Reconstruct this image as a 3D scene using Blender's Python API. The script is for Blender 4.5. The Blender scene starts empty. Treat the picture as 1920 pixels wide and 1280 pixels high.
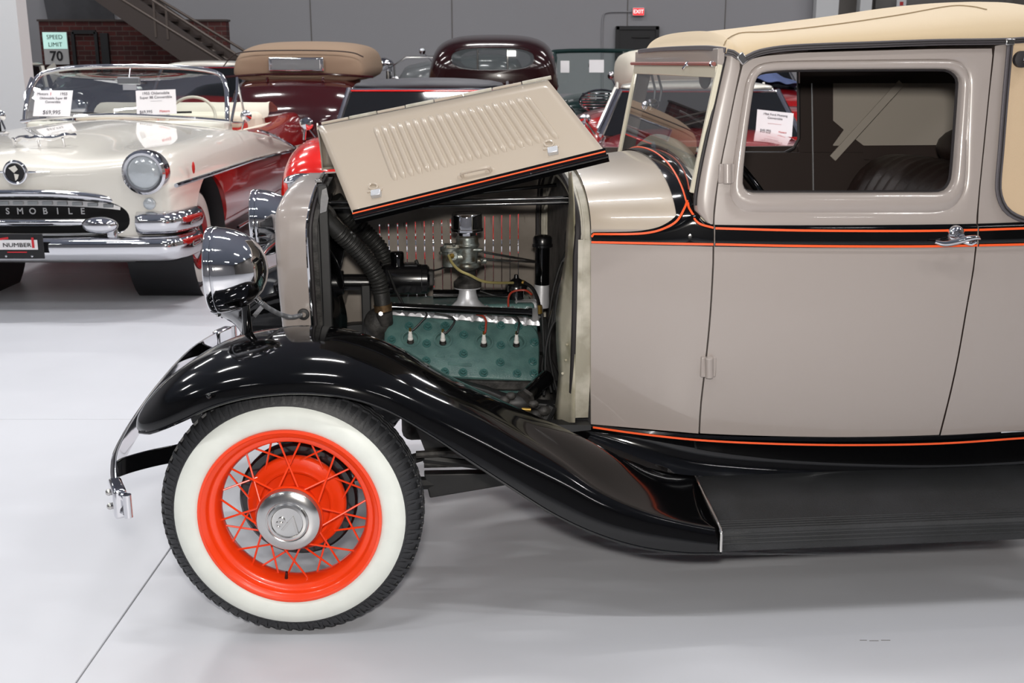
import bpy, bmesh, math, random
from mathutils import Vector, Matrix, Quaternion
from mathutils.bvhtree import BVHTree
random.seed(7)
R = math.radians
S = bpy.context.scene
COL = S.collection
# ------------------------------------------------------------------ camera
F, PITCH, YAW, CH = 2066.0, R(14.2), R(5.5), 1.54
cam = bpy.data.objects.new('camera', bpy.data.cameras.new('camera'))
COL.objects.link(cam); S.camera = cam
cam.data.sensor_width = 36; cam.data.lens = F / 1920 * 36
cam.location = (0, 0, CH); cam.rotation_euler = (R(90) - PITCH, 0, 0)
cam.data.clip_start = .05; cam.data.clip_end = 100
cam.data.dof.use_dof = True; cam.data.dof.focus_distance = 3.1; cam.data.dof.aperture_fstop = 10.0
cam.data.lens = F / 1920 * 36
S.view_settings.view_transform = 'Standard'; S.view_settings.look = 'None'
S.view_settings.gamma = 1; S.view_settings.use_curve_mapping = False
S.view_settings.exposure = 0.22
# ------------------------------------------------------------------ world + lights
wd = bpy.data.worlds.new('world'); S.world = wd; wd.use_nodes = True
wd.node_tree.nodes['Background'].inputs[0].default_value = (.9, .93, 1, 1)
wd.node_tree.nodes['Background'].inputs[1].default_value = .25
def area(x, y, z, sx, sy, w, col=(1, .985, .97), rot=(0, 0, 0), shape='RECTANGLE', name='ceiling_lamp_light'):
    l = bpy.data.lights.new(name, 'AREA'); l.shape = shape; l.size = sx; l.size_y = sy; l.energy = w; l.color = col
    o = bpy.data.objects.new(name, l); o.location = (x, y, z); o.rotation_euler = rot; COL.objects.link(o); return o
CEIL = 6.0
LX = (-8, -4.2, -.4, 3.4, 7.2); LY = (-4.2, .8, 4.6, 8.4, 12.4, 16.4)
LE = {-4.2: 21, .8: 52, 4.6: 54, 8.4: 108, 12.4: 66, 16.4: 38}
for ly in LY:
    for lx in LX:
        area(lx, ly, CEIL - .16, 1.25, .12, LE[ly])
fl = bpy.data.lights.new('camera_flash', 'AREA'); fl.shape = 'RECTANGLE'; fl.size = .16; fl.size_y = .1; fl.energy = 66; fl.color = (1, .95, .88)
flo = bpy.data.objects.new('camera_flash', fl); flo.location = (0, -.02, CH + .2); flo.rotation_euler = (R(80), 0, 0); COL.objects.link(flo)

# ------------------------------------------------------------------ pixel helpers: a photo point to a point at a real depth
def ray(px, py):
    x = (px - 960) / F; y = (640 - py) / F
    return (x, math.cos(PITCH) + y * math.sin(PITCH), -math.sin(PITCH) + y * math.cos(PITCH))
def W(px, py, Y):
    d = ray(px, py); t = Y / d[1]; return Vector((d[0] * t, Y, d[2] * t + CH))
def G(px, py, z=0):
    d = ray(px, py); t = (z - CH) / d[2]; return Vector((d[0] * t, d[1] * t, z))
OX, OY = -.597, 2.75
cs, sn = math.cos(YAW), math.sin(YAW)
CAMC = Vector(((-OX) * cs + (-OY) * sn, OX * sn - OY * cs, CH))     # camera in car coordinates
def rayc(px, py):
    d = ray(px, py); return Vector((d[0] * cs + d[1] * sn, -d[0] * sn + d[1] * cs, d[2]))
def proj(p):                              # car point to pixel
    x = p[0] * cs - p[1] * sn + OX; y = p[0] * sn + p[1] * cs + OY; z = p[2] - CH
    d = y * math.cos(PITCH) - z * math.sin(PITCH); h = y * math.sin(PITCH) + z * math.cos(PITCH)
    return (960 + F * x / d, 640 - F * h / d)
def Q(px, py, v):
    d = rayc(px, py); t = (v - CAMC.y) / d.y; return CAMC + d * t
def QF(px, py, fn, v=.2):
    for _ in range(8):
        p = Q(px, py, v); v = fn(p.x, p.z)
    return Q(px, py, v)
def QP(px, py, p0, n):
    d = rayc(px, py); return CAMC + d * ((p0 - CAMC).dot(n) / d.dot(n))

# ------------------------------------------------------------------ maths helpers
def lerp(a, b, t): return a + (b - a) * t
def interp(x, pts):
    if x <= pts[0][0]: return pts[0][1]
    if x >= pts[-1][0]: return pts[-1][1]
    for i in range(len(pts) - 1):
        x0, y0 = pts[i]; x1, y1 = pts[i + 1]
        if x <= x1:
            ym = pts[i - 1] if i else (2 * x0 - x1, 2 * y0 - y1)
            yp = pts[i + 2] if i + 2 < len(pts) else (2 * x1 - x0, 2 * y1 - y0)
            t = (x - x0) / (x1 - x0); h = x1 - x0
            m0 = (y1 - ym[1]) / (x1 - ym[0]) * h; m1 = (yp[1] - y0) / (yp[0] - x0) * h
            return (2*t**3-3*t*t+1)*y0 + (t**3-2*t*t+t)*m0 + (-2*t**3+3*t*t)*y1 + (t**3-t*t)*m1
def spl(pts, n=6, closed=False):
    P = [Vector(p) for p in pts]; out = []; N = len(P)
    rng = range(N if closed else N - 1)
    for i in rng:
        p1, p2 = P[i], P[(i + 1) % N]
        p0 = P[i - 1] if (i or closed) else p1 * 2 - p2
        p3 = P[(i + 2) % N] if (closed or i + 2 < N) else p2 * 2 - p1
        for k in range(n):
            t = k / n
            out.append(.5 * ((2 * p1) + (p2 - p0) * t + (2*p0 - 5*p1 + 4*p2 - p3) * t*t + (3*p1 - p0 - 3*p2 + p3) * t**3))
    if not closed: out.append(P[-1])
    return out
def resample(P, n, closed=False):
    P = [Vector(p) for p in P]
    if closed: P = P + [P[0]]
    L = [0]
    for a, b in zip(P, P[1:]): L.append(L[-1] + (b - a).length)
    out = []; j = 0
    for i in range(n):
        s = L[-1] * i / (n if closed else n - 1)
        while j < len(P) - 2 and L[j + 1] < s: j += 1
        d = L[j + 1] - L[j]
        out.append(P[j].lerp(P[j + 1], (s - L[j]) / d if d else 0))
    return out

# ------------------------------------------------------------------ materials
def lin(c): return tuple(((v / 255 + .055) / 1.055) ** 2.4 if v > 10 else v / 255 / 12.92 for v in c)
def mat(name, rgb, rough=.4, metal=0, coat=0, noise=0, nscale=6, bump=0, bscale=200, spec=.5, rgb2=None, sheen=0):
    m = bpy.data.materials.new(name); m.use_nodes = True; nt = m.node_tree
    b = nt.nodes['Principled BSDF']; c = lin(rgb)
    b.inputs['Base Color'].default_value = (*c, 1); b.inputs['Roughness'].default_value = rough
    b.inputs['Metallic'].default_value = metal; b.inputs['Coat Weight'].default_value = coat
    b.inputs['Coat Roughness'].default_value = .03; b.inputs['Specular IOR Level'].default_value = spec
    if sheen: b.inputs['Sheen Weight'].default_value = sheen
    if noise or rgb2 or bump:
        tc = nt.nodes.new('ShaderNodeTexCoord')
    if noise or rgb2:
        n = nt.nodes.new('ShaderNodeTexNoise'); n.inputs['Scale'].default_value = nscale; n.inputs['Detail'].default_value = 5
        nt.links.new(tc.outputs['Object'], n.inputs['Vector'])
        r = nt.nodes.new('ShaderNodeValToRGB'); r.color_ramp.elements[0].position = .38; r.color_ramp.elements[1].position = .64
        c2 = lin(rgb2) if rgb2 else tuple(x * (1 - noise) for x in c)
        r.color_ramp.elements[0].color = (*c2, 1); r.color_ramp.elements[1].color = (*c, 1)
        nt.links.new(n.outputs['Fac'], r.inputs['Fac']); nt.links.new(r.outputs['Color'], b.inputs['Base Color'])
    if bump:
        n2 = nt.nodes.new('ShaderNodeTexNoise'); n2.inputs['Scale'].default_value = bscale; n2.inputs['Detail'].default_value = 3
        nt.links.new(tc.outputs['Object'], n2.inputs['Vector'])
        bp = nt.nodes.new('ShaderNodeBump'); bp.inputs['Strength'].default_value = bump; bp.inputs['Distance'].default_value = .002
        nt.links.new(n2.outputs['Fac'], bp.inputs['Height']); nt.links.new(bp.outputs['Normal'], b.inputs['Normal'])
    return m
def glass(name, tint=(.9, .95, .93), alpha=.16, rough=.01):
    m = bpy.data.materials.new(name); m.use_nodes = True; nt = m.node_tree; nt.nodes.clear()
    o = nt.nodes.new('ShaderNodeOutputMaterial'); tr = nt.nodes.new('ShaderNodeBsdfTransparent'); gl = nt.nodes.new('ShaderNodeBsdfGlossy')
    fr = nt.nodes.new('ShaderNodeFresnel'); fr.inputs[0].default_value = 1.5; mx = nt.nodes.new('ShaderNodeMixShader')
    ad = nt.nodes.new('ShaderNodeMath'); ad.operation = 'MULTIPLY'; ad.inputs[1].default_value = .55
    tr.inputs[0].default_value = (*tint, 1); gl.inputs['Roughness'].default_value = rough
    nt.links.new(fr.outputs[0], ad.inputs[0]); nt.links.new(ad.outputs[0], mx.inputs[0])
    nt.links.new(tr.outputs[0], mx.inputs[1]); nt.links.new(gl.outputs[0], mx.inputs[2]); nt.links.new(mx.outputs[0], o.inputs[0])
    return m
def emis(name, rgb, st=1):
    m = mat(name, rgb, .5); b = m.node_tree.nodes['Principled BSDF']
    b.inputs['Emission Color'].default_value = (*lin(rgb), 1); b.inputs['Emission Strength'].default_value = st
    return m
M = dict(
    taupe=mat('taupe_body_paint', (157, 148, 143), .28, 0, .6, spec=.5),
    taupe_lit=mat('taupe_paint_lit', (176, 164, 149), .3, 0, .5),  # same body paint, with the light from above put into its colour
    jamb=mat('worn_taupe_jamb', (186, 181, 168), .5, rgb2=(150, 145, 130), nscale=14, bump=.4, bscale=40),
    firewall=mat('stained_cream_firewall', (182, 176, 158), .4, 0, .2, rgb2=(128, 122, 98), nscale=9),
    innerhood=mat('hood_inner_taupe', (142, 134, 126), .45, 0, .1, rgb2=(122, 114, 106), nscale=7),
    black=mat('gloss_black_paint', (6, 6, 7), .09, 0, .3, spec=.35),
    blk2=mat('black_enamel', (14, 14, 16), .25, 0, .5),
    frame=mat('chassis_black', (30, 30, 31), .5, 0, 0, noise=.4, nscale=20),
    dirty=mat('dirty_iron', (62, 60, 58), .6, .2, 0, rgb2=(30, 29, 28), nscale=40, bump=.5),
    orange=mat('orange_wheel_enamel', (232, 62, 16), .3, 0, .4),
    pin=mat('orange_pinstripe', (240, 88, 34), .4),
    chrome=mat('chrome', (225, 225, 228), .05, 1),
    chrome2=mat('worn_chrome', (200, 198, 195), .18, 1, bump=.15, bscale=60),
    dark=mat('dark_firewall_mat', (92, 88, 85), .6, rgb2=(60, 57, 55), nscale=18),
    alum=mat('cast_aluminium', (200, 202, 206), .4, .7, bump=.5, bscale=90),
    polal=mat('polished_aluminium', (214, 215, 219), .38, .5, bump=.15, bscale=120),
    rubber=mat('tyre_rubber', (38, 39, 42), .55, bump=.3, bscale=150),
    white=mat('whitewall_rubber', (216, 220, 214), .5, noise=.06, nscale=12),
    fabric=mat('tan_roof_canvas', (202, 181, 148), .85, bump=.35, bscale=900, sheen=.2),
    fabric2=mat('tan_quarter_canvas', (196, 172, 142), .85, bump=.35, bscale=900),
    bead=mat('grey_roof_beading', (84, 80, 84), .5, bump=.4, bscale=300),
    gasket=mat('black_gasket', (34, 30, 32), .6),
    hose=mat('hose_rubber', (40, 40, 39), .5, noise=.4, nscale=30, bump=.3),
    green=mat('green_engine_enamel', (84, 116, 112), .3, 0, .5, rgb2=(70, 100, 98), nscale=25, bump=.55, bscale=260),
    carb=mat('zinc_carburettor', (140, 148, 145), .35, .7, rgb2=(92, 84, 70), nscale=40, bump=.3),
    brass=mat('brass', (196, 160, 84), .3, .9),
    gold=mat('yellow_fuel_line', (170, 158, 104), .4, .3),
    porc=mat('white_porcelain', (225, 224, 220), .2),
    wred=mat('red_plug_lead', (150, 48, 30), .4),
    wblk=mat('black_wire', (24, 24, 25), .45),
    greyc=mat('grey_cable_sleeve', (120, 122, 126), .45, .5),
    mat_=mat('running_board_rubber', (44, 45, 47), .6, rgb2=(36, 37, 38), nscale=5, bump=.6, bscale=240, spec=.4),
    leather=mat('brown_leather', (48, 32, 28), .5, noise=.25, nscale=12, bump=.3, bscale=120),
    trim=mat('dark_brown_trim', (50, 38, 34), .6),
    lining=mat('beige_top_lining', (176, 168, 158), .9),
    cream=mat('cream_cowl_lip', (206, 200, 180), .4, 0, .3),
    glass=glass('clear_glass'),
    glassd=glass('smoky_glass', (.72, .74, .74)),
)
# ------------------------------------------------------------------ mesh builder
def frames(P, closed=False):
    n = len(P); T = []
    for i in range(n):
        a = P[i - 1] if (i or closed) else P[0]; b = P[(i + 1) % n] if (closed or i + 1 < n) else P[-1]
        t = (b - a); T.append(t.normalized() if t.length > 1e-9 else Vector((0, 0, 1)))
    up = Vector((0, 0, 1)) if abs(T[0].z) < .9 else Vector((1, 0, 0))
    N = [(up - T[0] * up.dot(T[0])).normalized()]
    for i in range(1, n):
        q = T[i - 1].rotation_difference(T[i]); v = q @ N[-1]
        v = (v - T[i] * v.dot(T[i])); N.append(v.normalized() if v.length > 1e-9 else N[-1])
    return T, N
class MB:
    def __init__(s): s.v = []; s.f = []
    def add(s, v, f):
        o = len(s.v); s.v += [tuple(x) for x in v]; s.f += [tuple(i + o for i in q) for q in f]; return s
    def xf(s, m, start=0):
        for i in range(start, len(s.v)): s.v[i] = tuple(m @ Vector(s.v[i]))
        return s
    def box(s, c, d, m=None):
        x, y, z = d[0] / 2, d[1] / 2, d[2] / 2
        V = [Vector((a * x, b * y, e * z)) for a in (-1, 1) for b in (-1, 1) for e in (-1, 1)]
        if m is not None: V = [m @ p for p in V]
        c = Vector(c); V = [p + c for p in V]
        return s.add(V, [(0, 1, 3, 2), (4, 6, 7, 5), (0, 4, 5, 1), (2, 3, 7, 6), (0, 2, 6, 4), (1, 5, 7, 3)])
    def grid(s, rows, wrapc=False, wrapr=False):
        n = len(rows[0]); V = [p for r in rows for p in r]; Fc = []; m = len(rows)
        for i in range(m if wrapr else m - 1):
            for j in range(n if wrapc else n - 1):
                a = i * n + j; b = i * n + (j + 1) % n; i2 = (i + 1) % m
                Fc.append((a, b, i2 * n + (j + 1) % n, i2 * n + j))
        return s.add(V, Fc)
    def tube(s, P, r, n=8, cap=True, closed=False, sy=1, normal=None):
        P = [Vector(p) for p in P]; T, N = frames(P, closed); rows = []
        for i, p in enumerate(P):
            rr = r(i / max(1, len(P) - 1)) if callable(r) else r
            nn = N[i]
            if normal is not None:
                q = Vector(normal); q = q - T[i] * q.dot(T[i]); nn = q.normalized()
            b = T[i].cross(nn)
            rows.append([p + nn * (rr * math.cos(2 * math.pi * k / n)) + b * (rr * sy * math.sin(2 * math.pi * k / n)) for k in range(n)])
        o = len(s.v); s.grid(rows, wrapc=True, wrapr=closed)
        if cap and not closed:
            s.f.append(tuple(o + k for k in range(n))[::-1]); s.f.append(tuple(o + (len(P) - 1) * n + k for k in range(n)))
        return s
    def cyl(s, a, b, r, r2=None, n=16, cap=True):
        a, b = Vector(a), Vector(b); r2 = r if r2 is None else r2
        return s.tube([a, b], lambda t: lerp(r, r2, t), n, cap)
    def lathe(s, prof, o, ax, n=32, closed=False, arc=None):
        o = Vector(o); ax = Vector(ax).normalized(); u = ax.orthogonal().normalized(); w = ax.cross(u)
        rows = [[o + ax * h + (u * math.cos(2 * math.pi * k / n) + w * math.sin(2 * math.pi * k / n)) * r for k in range(n)] for r, h in prof]
        return s.grid(rows, wrapc=True, wrapr=closed)
    def ball(s, c, r, n=12, sc=(1, 1, 1)):
        rows = []
        for i in range(n // 2 + 1):
            a = math.pi * i / (n // 2); rr = max(math.sin(a), 1e-4)
            rows.append([(c[0] + r * sc[0] * rr * math.cos(2*math.pi*k/n), c[1] + r * sc[1] * rr * math.sin(2*math.pi*k/n), c[2] + r * sc[2] * math.cos(a)) for k in range(n)])
        return s.grid(rows, wrapc=True)
    def ribbon(s, P, nrm, w, th):        # rectangular bar along P, wide along cross(T, nrm)
        P = [Vector(p) for p in P]; T, _ = frames(P); rows = []
        for i, p in enumerate(P):
            nn = Vector(nrm(p) if callable(nrm) else nrm); nn = (nn - T[i] * nn.dot(T[i])).normalized(); b = T[i].cross(nn)
            ww = w(i / (len(P) - 1)) if callable(w) else w
            rows.append([p + b * ww / 2 - nn * th / 2, p + b * ww / 2 + nn * th / 2, p - b * ww / 2 + nn * th / 2, p - b * ww / 2 - nn * th / 2])
        o = len(s.v); s.grid(rows, wrapc=True); m = (len(P) - 1) * 4
        s.f += [(o + 3, o + 2, o + 1, o), (o + m, o + m + 1, o + m + 2, o + m + 3)]; return s
    def poly(s, P, ex):                  # closed outline P extruded by vector ex
        n = len(P); P = [Vector(p) for p in P]; ex = Vector(ex); o = len(s.v)
        s.v += [tuple(p) for p in P] + [tuple(p + ex) for p in P]
        s.f.append(tuple(range(o, o + n))[::-1]); s.f.append(tuple(range(o + n, o + 2 * n)))
        s.f += [(o + i, o + (i + 1) % n, o + n + (i + 1) % n, o + n + i) for i in range(n)]; return s
    def build(s, name, m, parent=None, ang=38, bevel=0, sub=0, solid=0, off=0, seg=2):
        me = bpy.data.meshes.new(name); me.from_pydata(s.v, [], s.f); me.update()
        bm = bmesh.new(); bm.from_mesh(me)
        bmesh.ops.remove_doubles(bm, verts=bm.verts, dist=1e-5)
        bmesh.ops.recalc_face_normals(bm, faces=bm.faces); bm.to_mesh(me); bm.free()
        me.shade_smooth()
        if not sub: me.set_sharp_from_angle(angle=R(ang))
        me.materials.append(M[m] if isinstance(m, str) else m)
        o = bpy.data.objects.new(name, me); COL.objects.link(o)
        if parent: o.parent = parent
        if solid:
            md = o.modifiers.new('solid', 'SOLIDIFY'); md.thickness = solid; md.offset = off
        if bevel:
            md = o.modifiers.new('bevel', 'BEVEL'); md.width = bevel; md.segments = seg; md.limit_method = 'ANGLE'; md.angle_limit = R(35)
        if sub:
            md = o.modifiers.new('sub', 'SUBSURF'); md.levels = sub; md.render_levels = sub
        return o
def baked(o):                             # apply modifiers through the depsgraph
    dg = bpy.context.evaluated_depsgraph_get(); dg.update()
    me = bpy.data.meshes.new_from_object(o.evaluated_get(dg), depsgraph=dg)
    o.modifiers.clear(); o.data = me; return o
def boolcut(o, cutters):
    for c in cutters:
        md = o.modifiers.new('b', 'BOOLEAN'); md.operation = 'DIFFERENCE'; md.object = c; md.solver = 'EXACT'
    baked(o)
    for c in cutters: bpy.data.objects.remove(c, do_unlink=True)
    return o
def bvh_of(o):
    dg = bpy.context.evaluated_depsgraph_get(); dg.update()
    e = o.evaluated_get(dg); me = e.to_mesh()
    t = BVHTree.FromPolygons([v.co.copy() for v in me.vertices], [tuple(p.vertices) for p in me.polygons]); e.to_mesh_clear(); return t
def tag(o, label=None, cat=None, group=None, kind=None):
    if label: o['label'] = label
    if cat: o['category'] = cat
    if group: o['group'] = group
    if kind: o['kind'] = kind
    return o
def empty(name, loc=(0, 0, 0), rz=0, label=None, cat=None, group=None, kind=None, parent=None):
    o = bpy.data.objects.new(name, None); o.empty_display_size = .1; COL.objects.link(o); o.location = loc; o.rotation_euler = (0, 0, rz)
    if parent: o.parent = parent
    return tag(o, label, cat, group, kind)
def text_mb(body, size, ext, mtx, align='CENTER', sx=1, bold=0):
    c = bpy.data.curves.new('t', 'FONT'); c.body = body; c.size = size; c.extrude = ext; c.align_x = align; c.align_y = 'CENTER'; c.offset = bold
    c.resolution_u = 3
    o = bpy.data.objects.new('t', c); COL.objects.link(o); dg = bpy.context.evaluated_depsgraph_get(); dg.update()
    me = o.evaluated_get(dg).to_mesh(); b = MB()
    b.add([mtx @ Vector((v.co.x * sx, v.co.y, v.co.z)) for v in me.vertices], [tuple(p.vertices) for p in me.polygons])
    bpy.data.objects.remove(o, do_unlink=True); return b
# ------------------------------------------------------------------ room
def structure(name, mb, m, **k):
    o = mb.build(name, m, **k); o['kind'] = 'structure'; return o
M['floor'] = mat('pale_epoxy_floor', (199, 201, 207), .4, 0, .0, rgb2=(192, 194, 200), nscale=.8, spec=.5)
M['joint'] = mat('floor_joint', (96, 92, 88), .8)
M['wall'] = mat('grey_painted_wall', (146, 146, 150), .8, bump=.3, bscale=60)
M['wall2'] = mat('taupe_grey_wall', (112, 108, 104), .8)
M['steelw'] = mat('white_steel', (196, 198, 200), .5)
M['darkst'] = mat('dark_brown_steel', (62, 52, 48), .5)
M['railst'] = mat('bronze_railing', (86, 76, 70), .4, .2)
M['ceil'] = mat('ceiling_cool_tint', (140, 148, 162), .9)  # bluish tint put in to cool the ambient light in the shadows
M['door'] = mat('black_door', (24, 24, 27), .5)
XL, XR, YB, YF = -11.5, 8.5, 19.5, -7.5
fl_ = structure('floor', MB().box(((XL + XR) / 2, (YB + YF) / 2, -.06), (XR - XL, YB - YF, .1)), 'joint')
xs = [XL, -8.1, -4.6, -1.118, 2.38, 5.88, XR]; ys = [YF, -2.3, 1.18, 4.675, 8.17, 11.66, YB]; g = .004
for i in range(6):
    for j in range(6):
        MB().box(((xs[i] + xs[i+1]) / 2, (ys[j] + ys[j+1]) / 2, -.006), (xs[i+1] - xs[i] - g, ys[j+1] - ys[j] - g, .012)).build('floor_slab', 'floor', fl_, bevel=.002, seg=1)
for x0_, x1_, y0_ in ((1612, 1626, 1200), (1630, 1648, 1201), (1652, 1670, 1200)):
    a_, b__ = G(x0_, y0_), G(x1_, y0_ + 1); MB().box(((a_.x + b__.x) / 2, a_.y, .0003), (b__.x - a_.x, .0025, .0004)).build('scuff_mark', 'joint', fl_)
structure('ceiling', MB().box(((XL + XR) / 2, (YB + YF) / 2, CEIL + .1), (XR - XL, YB - YF, .2)), 'ceil')
wb = structure('wall_back', MB().box((-3.2, YB + .1, 3), (16.6, .2, 6)), 'wall')
for x in (-9.3, -6.3, -3.42, -1.02, 1.96, 3.62):
    MB().box((x, YB - .004, 3), (.012, .014, 6)).build('panel_seam', 'joint', wb)
structure('wall_back_right', MB().box((6.85, YB + .3, 3), (3.6, .2, 6)), 'wall2')
structure('wall_left', MB().box((XL - .1, (YB + YF) / 2, 3), (.2, YB - YF, 6)), 'wall')
structure('wall_right', MB().box((XR + .1, (YB + YF) / 2, 3), (.2, YB - YF, 6)), 'wall2')
structure('wall_front', MB().box(((XL + XR) / 2, YF - .1, 3), (XR - XL, .2, 6)), 'wall')
# lamps on the ceiling
for ly in LY:
    for lx in LX:
        MB().box((lx, ly, CEIL - .07), (1.4, .2, .14)).build('ceiling_lamp', 'steelw')
lamps = [o for o in S.objects if o.name.startswith('ceiling_lamp') and o.type == 'MESH']
for o in lamps: tag(o, 'white strip light fixture on the showroom ceiling', 'light', 'strip lights on the ceiling')
# exit door, sign, conduit
dz = W(1190, 50, YB).z; x0 = W(1155, 60, YB).x; x1 = W(1234, 60, YB).x
d1 = structure('door_1', MB().box(((x0 + x1) / 2, YB - .03, dz / 2), (x1 - x0 - .08, .05, dz - .06)), 'door', bevel=.004)
b = MB(); b.box((x0 + .02, YB - .03, dz / 2), (.06, .1, dz)); b.box((x1 - .02, YB - .03, dz / 2), (.06, .1, dz)); b.box(((x0 + x1) / 2, YB - .03, dz - .02), (x1 - x0, .1, .06))
b.build('door_frame', 'door', d1)
MB().box((x1 - .3, YB - .07, dz - .17), (.3, .03, .03)).build('door_closer', 'frame', d1, bevel=.004)
b = MB(); b.box((x1 - .13, YB - .07, 1.0), (.05, .03, .14)); b.cyl((x1 - .13, YB - .12, 1.0), (x1 - .25, YB - .12, 1.0), .012); b.build('door_handle', 'chrome', d1)
c = W(1197, 22, YB - .06)
ex = empty('exit_sign', c, label='small glowing red EXIT sign on the wall above the black door', cat='sign')
MB().box((0, .02, 0), (.2, .07, .13)).build('sign_housing', 'steelw', ex, bevel=.008)
M['exit'] = emis('exit_red', (235, 40, 45), 1.5); M['exitw'] = emis('exit_letters', (255, 205, 205), 1.2)
MB().box((0, -.017, 0), (.18, .006, .11)).build('lit_panel', 'exit', ex)
text_mb('EXIT', .085, .002, Matrix.Translation((0, -.022, 0)) @ Matrix.Rotation(R(90), 4, 'X'), bold=.001).build('letters', 'exitw', ex)
p = [W(1160 + 24, 22, YB - .02), W(1140, 23, YB - .02), W(1131, 32, YB - .02), W(1129, 60, YB - .02), W(1129, 130, YB - .02), W(1129, 230, YB - .02)]
tag(MB().tube(spl(p, 5), .011, 8).build('conduit', 'wall'), 'thin grey conduit pipe running down the back wall from the exit sign', 'pipe')
# columns
def column(px0, px1, Y, name, lab):
    a, b_ = W(px0, 20, Y).x, W(px1, 20, Y).x; w = b_ - a; x = (a + b_) / 2; b = MB()
    b.box((x, Y, 3), (w, .012, 6)); b.box((x - w / 2 + .01, Y + .1, 3), (.02, .2, 6)); b.box((x + w / 2 - .01, Y + .1, 3), (.02, .2, 6)); b.box((x, Y + .2, 3), (w, .012, 6))
    b.box((x, Y + .1, .01), (w + .15, .35, .02)); o = b.build(name, 'steelw', bevel=.003); o['kind'] = 'structure'; return o
column(-22, 32, 9.9, 'trim_1', ''); column(1530, 1572, 19.2, 'trim_2', ''); column(1612, 1634, 19.3, 'trim_3', '')
# roller door far right
M['roll'] = mat('dark_shutter', (96, 94, 92), .6)
rd = empty('door_2', (0, 0, 0), kind='structure')
xa, xb = W(1640, 20, 19.6).x, 8.4
MB().box(((xa + xb) / 2, 19.66, 2.2), (xb - xa, .03, 4.4)).build('backing_panel', 'wall2', rd)
for i in range(22): MB().box(((xa + xb) / 2, 19.62, .1 + i * .2), (xb - xa, .05, .17)).build('slat', 'roll', rd, bevel=.015)
c = W(1690, 8, 19.4)
sg = empty('wall_notice', c, label='small white notice with a red mark high on the wall above the tan roof', cat='notice')
MB().box((0, 0, 0), (.16, .01, .2)).build('sheet', 'steelw', sg); MB().box((0, -.008, .01), (.06, .006, .06)).build('red_mark', 'exit' if 0 else mat('print_red', (170, 40, 40)), sg)
# brick wall with sign under the stair
def brickmat():
    m = bpy.data.materials.new('red_brick'); m.use_nodes = True; nt = m.node_tree; b = nt.nodes['Principled BSDF']; b.inputs['Roughness'].default_value = .85
    tc = nt.nodes.new('ShaderNodeTexCoord'); mp = nt.nodes.new('ShaderNodeMapping'); mp.inputs['Rotation'].default_value = (R(90), 0, 0)
    br = nt.nodes.new('ShaderNodeTexBrick'); nt.links.new(tc.outputs['Object'], mp.inputs['Vector']); nt.links.new(mp.outputs[0], br.inputs['Vector'])
    br.inputs['Color1'].default_value = (*lin((96, 40, 36)), 1); br.inputs['Color2'].default_value = (*lin((66, 30, 30)), 1); br.inputs['Mortar'].default_value = (*lin((92, 76, 72)), 1)
    br.inputs['Scale'].default_value = 1; br.inputs['Mortar Size'].default_value = .008; br.inputs['Brick Width'].default_value = .21; br.inputs['Row Height'].default_value = .075
    nz = nt.nodes.new('ShaderNodeTexNoise'); nz.inputs['Scale'].default_value = 9; nt.links.new(tc.outputs['Object'], nz.inputs['Vector'])
    mx = nt.nodes.new('ShaderNodeMixRGB'); mx.blend_type = 'MULTIPLY'; mx.inputs[0].default_value = .5; nt.links.new(br.outputs[0], mx.inputs[1]); nt.links.new(nz.outputs[0], mx.inputs[2])
    nt.links.new(mx.outputs[0], b.inputs['Base Color']); bp = nt.nodes.new('ShaderNodeBump'); bp.inputs['Strength'].default_value = .6
    nt.links.new(br.outputs['Fac'], bp.inputs['Height']); bp.invert = True; nt.links.new(bp.outputs[0], b.inputs['Normal']); return m
M['brick'] = brickmat()
YK = 18.2
a = W(72, 40, YK); bz = W(430, 150, YK)
bw = structure('wall_brick', MB().box(((a.x + bz.x) / 2, YK + .1, a.z / 2), (bz.x - a.x, .2, a.z)), 'brick')
MB().box(((a.x + bz.x) / 2, YK + .1, a.z + .015), (bz.x - a.x + .04, .24, .03)).build('coping', 'darkst', bw)
# black framed opening on brick
q0, q1 = W(137, 60, YK), W(188, 150, YK)
b = MB(); zt = q0.z; b.box(((q0.x + q1.x) / 2, YK - .02, zt), (q1.x - q0.x, .05, .06)); b.box((q0.x, YK - .02, zt / 2), (.05, .05, zt)); b.box((q1.x, YK - .02, zt / 2), (.05, .05, zt)); b.build('black_frame', 'door', bw)
q0, q1 = W(189, 62, YK), W(211, 150, YK); MB().box(((q0.x + q1.x) / 2, YK - .03, q0.z / 2), (q1.x - q0.x, .06, q0.z)).build('black_panel', 'door', bw, bevel=.005)
# speed limit sign
c0, c1 = W(79, 60, YK - .05), W(131, 121, YK - .05)
M['signw'] = mat('sign_white', (186, 186, 186), .5); M['sign_glow'] = emis('emissive_flash_glow', (205, 250, 240), .35)  # sign's upper half glows by emission, standing in for the returned flash
w, h = c1.x - c0.x, c0.z - c1.z
sp = empty('speed_limit_sign', ((c0.x + c1.x) / 2, YK - .05, (c0.z + c1.z) / 2), label='white SPEED LIMIT 70 road sign hung on the brick wall', cat='sign')
MB().box((0, 0, 0), (w, .02, h)).build('sign_plate', 'signw', sp, bevel=.004)
MB().box((0, -.012, h * .235), (w * .97, .006, h * .5)).build('upper_glow_field', 'sign_glow', sp)
RX = Matrix.Rotation(R(90), 4, 'X')
for s_, z, sz in (('SPEED', h * .34, h * .19), ('LIMIT', h * .11, h * .19), ('70', -h * .25, h * .42)):
    text_mb(s_, sz, .002, Matrix.Translation((0, -.018, z)) @ RX, bold=.0045 if s_ == '70' else 0).build('lettering', 'door', sp)
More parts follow.
